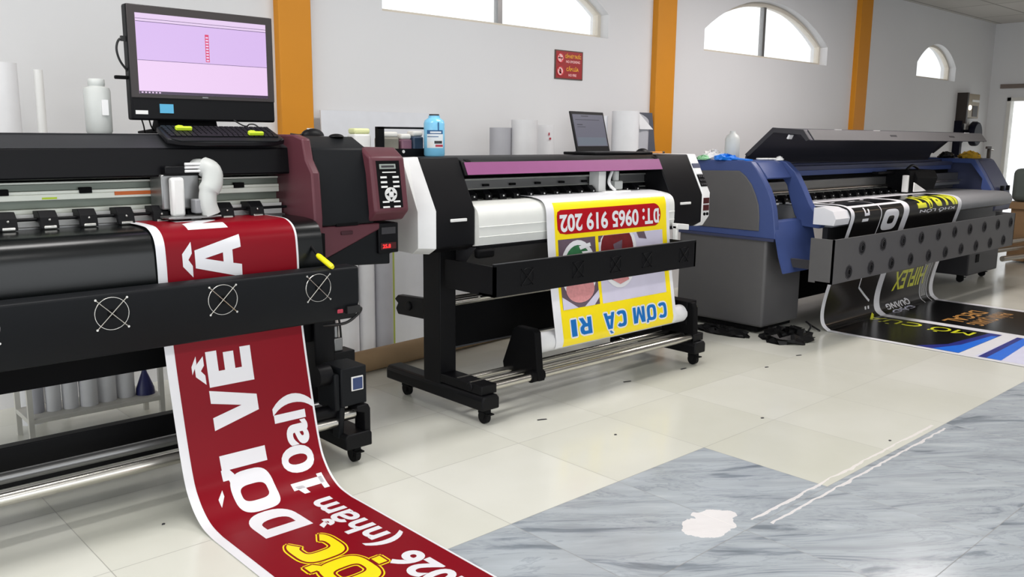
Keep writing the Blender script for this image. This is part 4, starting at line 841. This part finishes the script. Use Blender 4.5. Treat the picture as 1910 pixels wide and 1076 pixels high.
def lab(a0_, a1_, z0_, z1_, m, r_=.0546):
    n = 8; vs = []
    for z in (z0_, z1_):
        for k in range(n+1):
            a = -PI/2-.45+(a0_+(a1_-a0_)*k/n); vs.append((2.80+r_*math.cos(a), 3.625+r_*math.sin(a), z))
    lb.add(vs, [(k, k+1, n+2+k, n+1+k) for k in range(n)], m)
lab(-.95, .75, 1.33, 1.40, 0); lab(-.95, .70, 1.40, 1.42, 1); lab(-.6, .5, 1.405, 1.413, 0, .055)
lab(-.2, .6, 1.352, 1.366, 3, .055); lab(-.1, .7, 1.336, 1.347, 2, .055); lab(-.8, -.3, 1.34, 1.36, 4, .055); lab(-.9, .2, 1.385, 1.389, 1, .055)
lb.build('label', ['label', 'labelb', 'labelr', 'p3greyd', 'silver'], cb, recalc=False)
# --- laptop
lp = thing('laptop', (4.02, 3.66, 1.287), 'open black laptop with a grey document on screen, on the middle printer', 'laptop')
MB().box(3.86, 4.40, 3.46, 3.72, 1.288, 1.304).build('base', ['black'], lp, bevel=.004)
T = Matrix.Translation((4.14, 3.72, 1.302)) @ Matrix.Rotation(math.radians(9), 4, 'Z') @ Matrix.Rotation(math.radians(-14), 4, 'X')
def pane(mb, a, b, c, d, y0_, y1_, m): mb.box(a, b, y0_, y1_, c, d, m); return mb
mb = pane(MB(), -.19, .19, 0, .255, 0, .01, 0); mb.xform(T); mb.build('lid', ['black'], lp, bevel=.004)
mb = MB(); pane(mb, -.172, .172, .035, .235, -.002, .001, 0)
for (a, b, c, d) in ((-.08, 0, .222, .227), (-.14, -.08, .168, .173), (-.14, -.05, .155, .158), (-.15, .12, .20, .203)): pane(mb, a, b, c, d, -.0026, -.001, 1)
pane(mb, -.16, .16, .04, .09, -.0024, -.001, 2)
mb.xform(T); mb.build('screen', [em('laptop page', (122, 122, 138), .85), em('laptop ink', (70, 72, 84), .7), em('laptop lower page', (126, 136, 150), .85)], lp)
kbm = MB().box(3.92, 4.34, 3.54, 3.68, 1.304, 1.306).build('keyboard', ['key'], lp)
tag(MB().ball((4.47, 3.60, 1.288), .06, .034, .036, 20, 8, 0, True).build('computer_mouse', ['black'], None), 'black mouse beside the open laptop on the middle printer', 'mouse')
pn = thing('pencil', (4.50, 3.62, 1.292), 'orange pencil lying right of the laptop', 'pencil')
MB().cyl((4.55, 3.60, 1.296), (4.70, 3.62, 1.296), .006, 6).build('shaft', ['pencil'], pn); MB().cyl((4.70, 3.62, 1.296), (4.725, 3.623, 1.296), .007, 10).build('eraser', ['darkbrown'], pn)
# --- rolls standing behind the middle printer
vroll(4.235, 4.46, 1.505, .092, 'white vinyl roll standing left of the laptop, nearest to the camera')
vroll(4.10, 4.56, 1.45, .075, 'grey-white upright shape standing in for the tall roll shadow on the wall, left of the laptop', 'paperg')  # roll shape added where the tall roll casts its shadow on the wall
r2 = vroll(4.50, 4.56, 1.475, .092, 'white vinyl roll with red pencil marks, left of the laptop')
MB().prism('x', [(4.462, 1.40), (4.462, 1.42), (4.459, 1.42), (4.459, 1.40)], 4.475, 4.485).prism('x', [(4.463, 1.37), (4.463, 1.385), (4.46, 1.385), (4.46, 1.37)], 4.485, 4.50).build('pencil_mark', ['labelr'], r2)['label'] = 'red mark'
vroll(5.27, 4.42, 1.59, .105, 'tallest white vinyl roll, standing just right of the laptop screen')
vroll(5.06, 4.55, 1.55, .10, 'white vinyl roll close behind the laptop screen, left of the tallest roll', 'paperb')
mb = MB(); N_ = 14; vs = []
for k in range(N_+1):
    t_ = k/N_; x = 5.38+.17*math.sin(t_*1.9)/math.sin(1.57); y = 4.40+.10*t_-.06*math.sin(t_*PI)
    vs += [(x-.035*t_, y, .0), (x, y, 1.585-.115*t_-.03*t_*t_)]
vs += [(x, y+.004, z) for x, y, z in vs]; q_ = 2*(N_+1)
fs = [(2*k, 2*k+2, 2*k+3, 2*k+1) for k in range(N_)]+[(q_+2*k, q_+2*k+1, q_+2*k+3, q_+2*k+2) for k in range(N_)]+[(2*k+1, 2*k+3, q_+2*k+3, q_+2*k+1) for k in range(N_)]
o_ = len(vs); vs += [(5.378, 4.385, 1.585), (5.55, 4.37, 1.455), (5.385, 4.37, 1.455), (5.378, 4.389, 1.585), (5.55, 4.374, 1.455), (5.385, 4.374, 1.455)]
fs += [(o_, o_+2, o_+1), (o_+3, o_+4, o_+5)]
mb_m = MB().add(vs[:o_], fs[:-2], 0).add(vs[o_:], [(0, 2, 1), (3, 4, 5), (0, 1, 4, 3), (1, 2, 5, 4)], 1)
tag(mb_m.build('curled_sheet', ['paperg', 'paper'], None), 'curled grey-white sheet peeling off right of the tallest roll', 'sheet')
mb = MB().add([(5.62, 4.70, .0), (6.20, 4.66, .0), (6.05, 4.78, 1.60), (5.72, 4.80, 1.60), (5.62, 4.715, 0), (6.20, 4.675, 0), (6.05, 4.795, 1.60), (5.72, 4.815, 1.60)], [(0, 1, 2, 3), (7, 6, 5, 4), (0, 4, 5, 1), (1, 5, 6, 2), (2, 6, 7, 3), (3, 7, 4, 0)])
tag(mb.build('acrylic_sheet', [mat('smoked acrylic', (92, 94, 104), .2)], None), 'dark grey shiny acrylic sheet leaning by the middle orange pillar', 'sheet')
# --- things on the blue printer
def crumple(c, rx, ry, rz, m, seed, n=18, h=8):
    rr = random.Random(seed); mb = MB().ball(c, rx, ry, rz, n, h, 0, True)
    mb.v = [(x+rr.uniform(-.16, .16)*rx, y+rr.uniform(-.16, .16)*ry, max(c[2], z+(rr.uniform(-.25, .25)*rz if z > c[2]+.002 else 0))) for x, y, z in mb.v]
    return mb
tag(crumple((5.32+.19, 3.66, 1.237), .10, .085, .038, 'glove', 3).prism('x', [(3.60, 1.242), (3.47, 1.24), (3.462, 1.215), (3.47, 1.20), (3.455, 1.21), (3.455, 1.245), (3.60, 1.255)], 5.46, 5.54).build('rubber_glove', ['glove'], None, angle=25), 'bright blue glove crumpled on the left end of the blue printer', 'glove')
tag(crumple((5.46, 3.82, 1.235), .05, .05, .03, 'green', 8).build('cleaning_cloth', ['green'], None, angle=25), 'pale green cloth left of the blue glove on the blue printer', 'cloth')
tag(crumple((5.64, 3.86, 1.236), .12, .08, .062, 'white', 5).build('tissue', ['white'], None, angle=25), 'crumpled white tissue behind the blue glove on the blue printer', 'tissue')
tag(MB().lathe((5.72, 3.75, 1.236), [(.05, 0), (.055, .006), (.055, .15), (.045, .175), (.022, .195), (.02, .21)], 28).build('plastic_bottle', ['bottle'], None, angle=50), 'white plastic bottle standing beside the raised hood of the blue printer', 'bottle')
rl_ = MB()
for k in range(5): rl_.ring((5.70+.035*k, 3.49-.012*k, 1.246), 'z', .026, .007, 16, 6)
tag(rl_.build('cable_bundle', ['silver'], None), 'coil of pale cable on top of the blue printer left head', 'cable')
tag(crumple((5.84, 3.42, 1.236), .035, .03, .026, 'white', 12).build('paper_scrap', ['white'], None, angle=25), 'small crumpled white scrap on the front top edge of the blue printer', 'scrap')
tag(crumple((9.52, 3.42, 1.215), .14, .10, .065, 'gold', 21).build('cleaning_cloth', ['gold'], None, angle=25), 'mustard yellow cloth under the right end of the raised hood', 'cloth')
tag(crumple((9.38, 3.60, 1.215), .09, .08, .055, 'bag', 23).build('cleaning_cloth', ['bag'], None, angle=25), 'black cloth left of the mustard cloth on the blue printer', 'cloth')
sg = thing('spray_gun', (9.68, 3.30, 1.215), 'small dark and silver spray gun beside the mustard cloth', 'tool')
MB().box(9.665, 9.70, 3.285, 3.315, 1.2155, 1.31).box(9.60, 9.72, 3.29, 3.31, 1.31, 1.335).build('handle', ['darkbrown'], sg, bevel=.004); MB().cyl((9.71, 3.30, 1.305), (9.785, 3.30, 1.30), .011, 14).build('nozzle', ['chrome'], sg)
# --- black bags below the blue printer
tag(crumple((5.50, 3.07, 0), .20, .17, .075, 'bag', 31, 22, 9).build('plastic_bag', ['bag'], None, angle=20), 'crumpled black plastic bag on the floor at the blue printer front corner', 'bag')
tag(crumple((5.33, 3.50, 0), .10, .22, .042, 'bag', 33, 22, 9).build('plastic_bag', ['bag'], None, angle=20), 'flattened black bag on the floor along the blue printer left side', 'bag')
tag(MB().tube(smooth([(5.73, 3.05, .012), (5.80, 3.06, .05), (5.86, 3.13, .065), (5.92, 3.12, .03), (5.88, 3.03, .012)], 6), .007, 8).build('strap', ['cable'], None), 'thin black strap curling beside the crumpled bag', 'strap')

# ================================================================== ON THE WALL AND AT THE FAR END
SG = thing('safety_sign', (5.09, W, 1.94), 'red no smoking and no fire sign on the white wall', 'sign')
MB().box(4.935, 5.25, W-.008, W, 1.835, 2.055).build('panel', [mat('sign border', (86, 70, 62), .5)], SG)
MB().box(4.945, 5.24, W-.0095, W-.007, 1.843, 2.047).build('face', [mat('sign red', (158, 36, 40), .45)], SG)
SY = mat('sign yellow', (240, 178, 50), .5); SP = mat('sign pale pink', (246, 190, 190), .5)
def sign_text(body, x0_, x1_, z0_, z1_, m):
    v, f = text2d(body, .03)
    MB().add([(x0_+(x1_-x0_)*a, W-.0103, z0_+(z1_-z0_)*b) for a, b in v], f).build('lettering', [m], SG, recalc=False)
sign_text('CẤM HÚT THUỐC', 5.045, 5.225, 1.998, 2.021, SY); sign_text('NO SMOKING', 5.055, 5.215, 1.962, 1.98, SP)
sign_text('CẤM LỬA', 5.06, 5.20, 1.90, 1.924, SY); sign_text('NO FIRE', 5.085, 5.175, 1.860, 1.878, SP)
for z, kind in ((1.995, 0), (1.895, 1)):
    q = MB().cyl((4.992, W-.0095, z), (4.992, W-.0105, z), .034, 32, 0).ring((4.992, W-.011, z), 'y', .034, .004, 32, 6, 1)
    if kind == 0: q.box(4.968, 5.016, W-.0115, W-.0104, z-.004, z+.004, 2)
    else: q.prism('y', [(4.992, z+.022), (5.004, z), (5.0, z-.018), (4.984, z-.018), (4.98, z)], W-.0115, W-.0104, 2)
    q.prism('y', [(4.968, z+.022), (4.972, z+.025), (5.016, z-.022), (5.012, z-.025)], W-.0125, W-.0116, 1)
    q.build('prohibition_symbol', [SP, mat('sign symbol red', (206, 60, 66), .5), 'blackm'], SG)
EB = thing('electric_box', (13.15, W, 1.80), 'beige electric box on the wall near the far corner, above a navy fan', 'electric box')
MB().box(12.90, 13.38, W-.12, W, 1.70, 2.03).build('cabinet', ['brass'], EB, bevel=.008)
MB().box(12.88, 12.93, W-.14, W, 1.62, 2.04).build('side_rail', ['darkbrown'], EB)
MB().box(13.10, 13.36, W-.128, W-.11, 1.92, 1.95).build('label_strip', ['silver'], EB); MB().box(13.14, 13.32, W-.126, W-.11, 1.72, 1.87).build('window_plate', ['darkbrown'], EB)
MB().ball((13.02, W-.13, 1.84), .035, .02, .035, 16, 8).build('lamp', [mat('indicator lamp', (250, 248, 240), .3, emit=(255, 250, 235), es=3)], EB)
FN = thing('wall_fan', (13.12, W-.02, 1.45), 'navy wall fan hanging under the beige electric box', 'fan')
MB().cyl((13.08, W-.25, 1.48), (13.08, W-.16, 1.48), .165, 32).build('cage', ['fanblue'], FN, bevel=.02)
mb = MB().cyl((13.08, W-.16, 1.48), (13.08, W-.04, 1.48), .06, 16).box(13.04, 13.12, W-.04, W, 1.36, 1.62).build('motor', ['fanblue'], FN)
MB().prism('y', [(13.30, 1.60), (13.44, 1.66), (13.42, 1.46), (13.34, 1.42), (13.30, 1.50)], W-.10, W-.03).build('tag_bag', ['darkbrown'], FN)
MB().box(12.86, 12.93, W-.10, W, .95, 1.66).build('mount_pole', ['fanblue'], FN)
# clutter beyond the blue printer, by the doorway
wt = thing('work_table', (11.6, 3.45, 0), 'tan wooden crate table by the far doorway behind the blue printer', 'table')
MB().box(11.05, 12.3, 2.9, 3.53, .62, .70).build('tabletop', ['tan'], wt, bevel=.006); MB().box(11.1, 12.25, 2.95, 3.48, .02, .62).build('cabinet', ['tan'], wt)
cm = thing('cutting_machine', (11.5, 3.3, .70), 'dark grey-green machine standing on the tan table at the right edge', 'machine')
MB().box(11.08, 12.2, 3.0, 3.50, .705, 1.08).build('body', [mat('machine green grey', (92, 100, 96), .5)], cm, bevel=.06, seg=3); MB().box(11.06, 11.09, 3.1, 3.32, .78, 1.05).build('panel', ['blackm'], cm); MB().box(11.05, 11.07, 3.22, 3.28, .96, 1.01).build('lamp', ['white'], cm)
for k, (y, z) in enumerate(((3.44, .19), (3.36, .29), (3.28, .12))):
    tag(MB().cyl((10.1+.12*k, y, z), (11.0, y-.22, z+.03), .03, 18).build('metal_pipe', ['chrome'], None), 'shiny metal pipe end by the blue printer right foot, %s' % ('lowest but one', 'highest', 'lowest')[k], 'pipe', 'metal pipes by the far doorway')
# scraps on the floor
sc_ = [(2.944, 2.948, .05), (3.051, 2.56, .012), (3.803, 2.232, .016), (3.963, 1.653, .012), (3.798, 3.111, .05), (1.084, 3.012, .01), (4.279, 3.068, .05), (5.128, 2.774, .04), (4.703, 2.752, .025)]
wh = ('left of the middle printer steel rails, long and thin', 'tiny, on the cream floor before the middle printer', 'on the cream tile nearest the marble corner', 'on the cream tile beside the white joint haze', 'long, under the middle printer rails', 'tiny, under the red banner left edge', 'by the right foot of the middle printer', 'just before the crumpled black bag', 'between the middle printer and the black bag')
for (x, y, l), d_ in zip(sc_, wh):
    a = random.uniform(-.3, .5) if l > .02 else 0
    mb = MB().prism('z', [(-l/2, -.006), (l/2, -.003), (l/2, .005), (0, .007), (-l/2, .003)], .0005, .003); mb.xform(Matrix.Translation((x, y, 0)) @ Matrix.Rotation(a-.5, 4, 'Z'))
    tag(mb.build('vinyl_scrap', ['p3greyd'], None), 'dark vinyl scrap on the floor, '+d_, 'scrap', 'scraps on the floor')
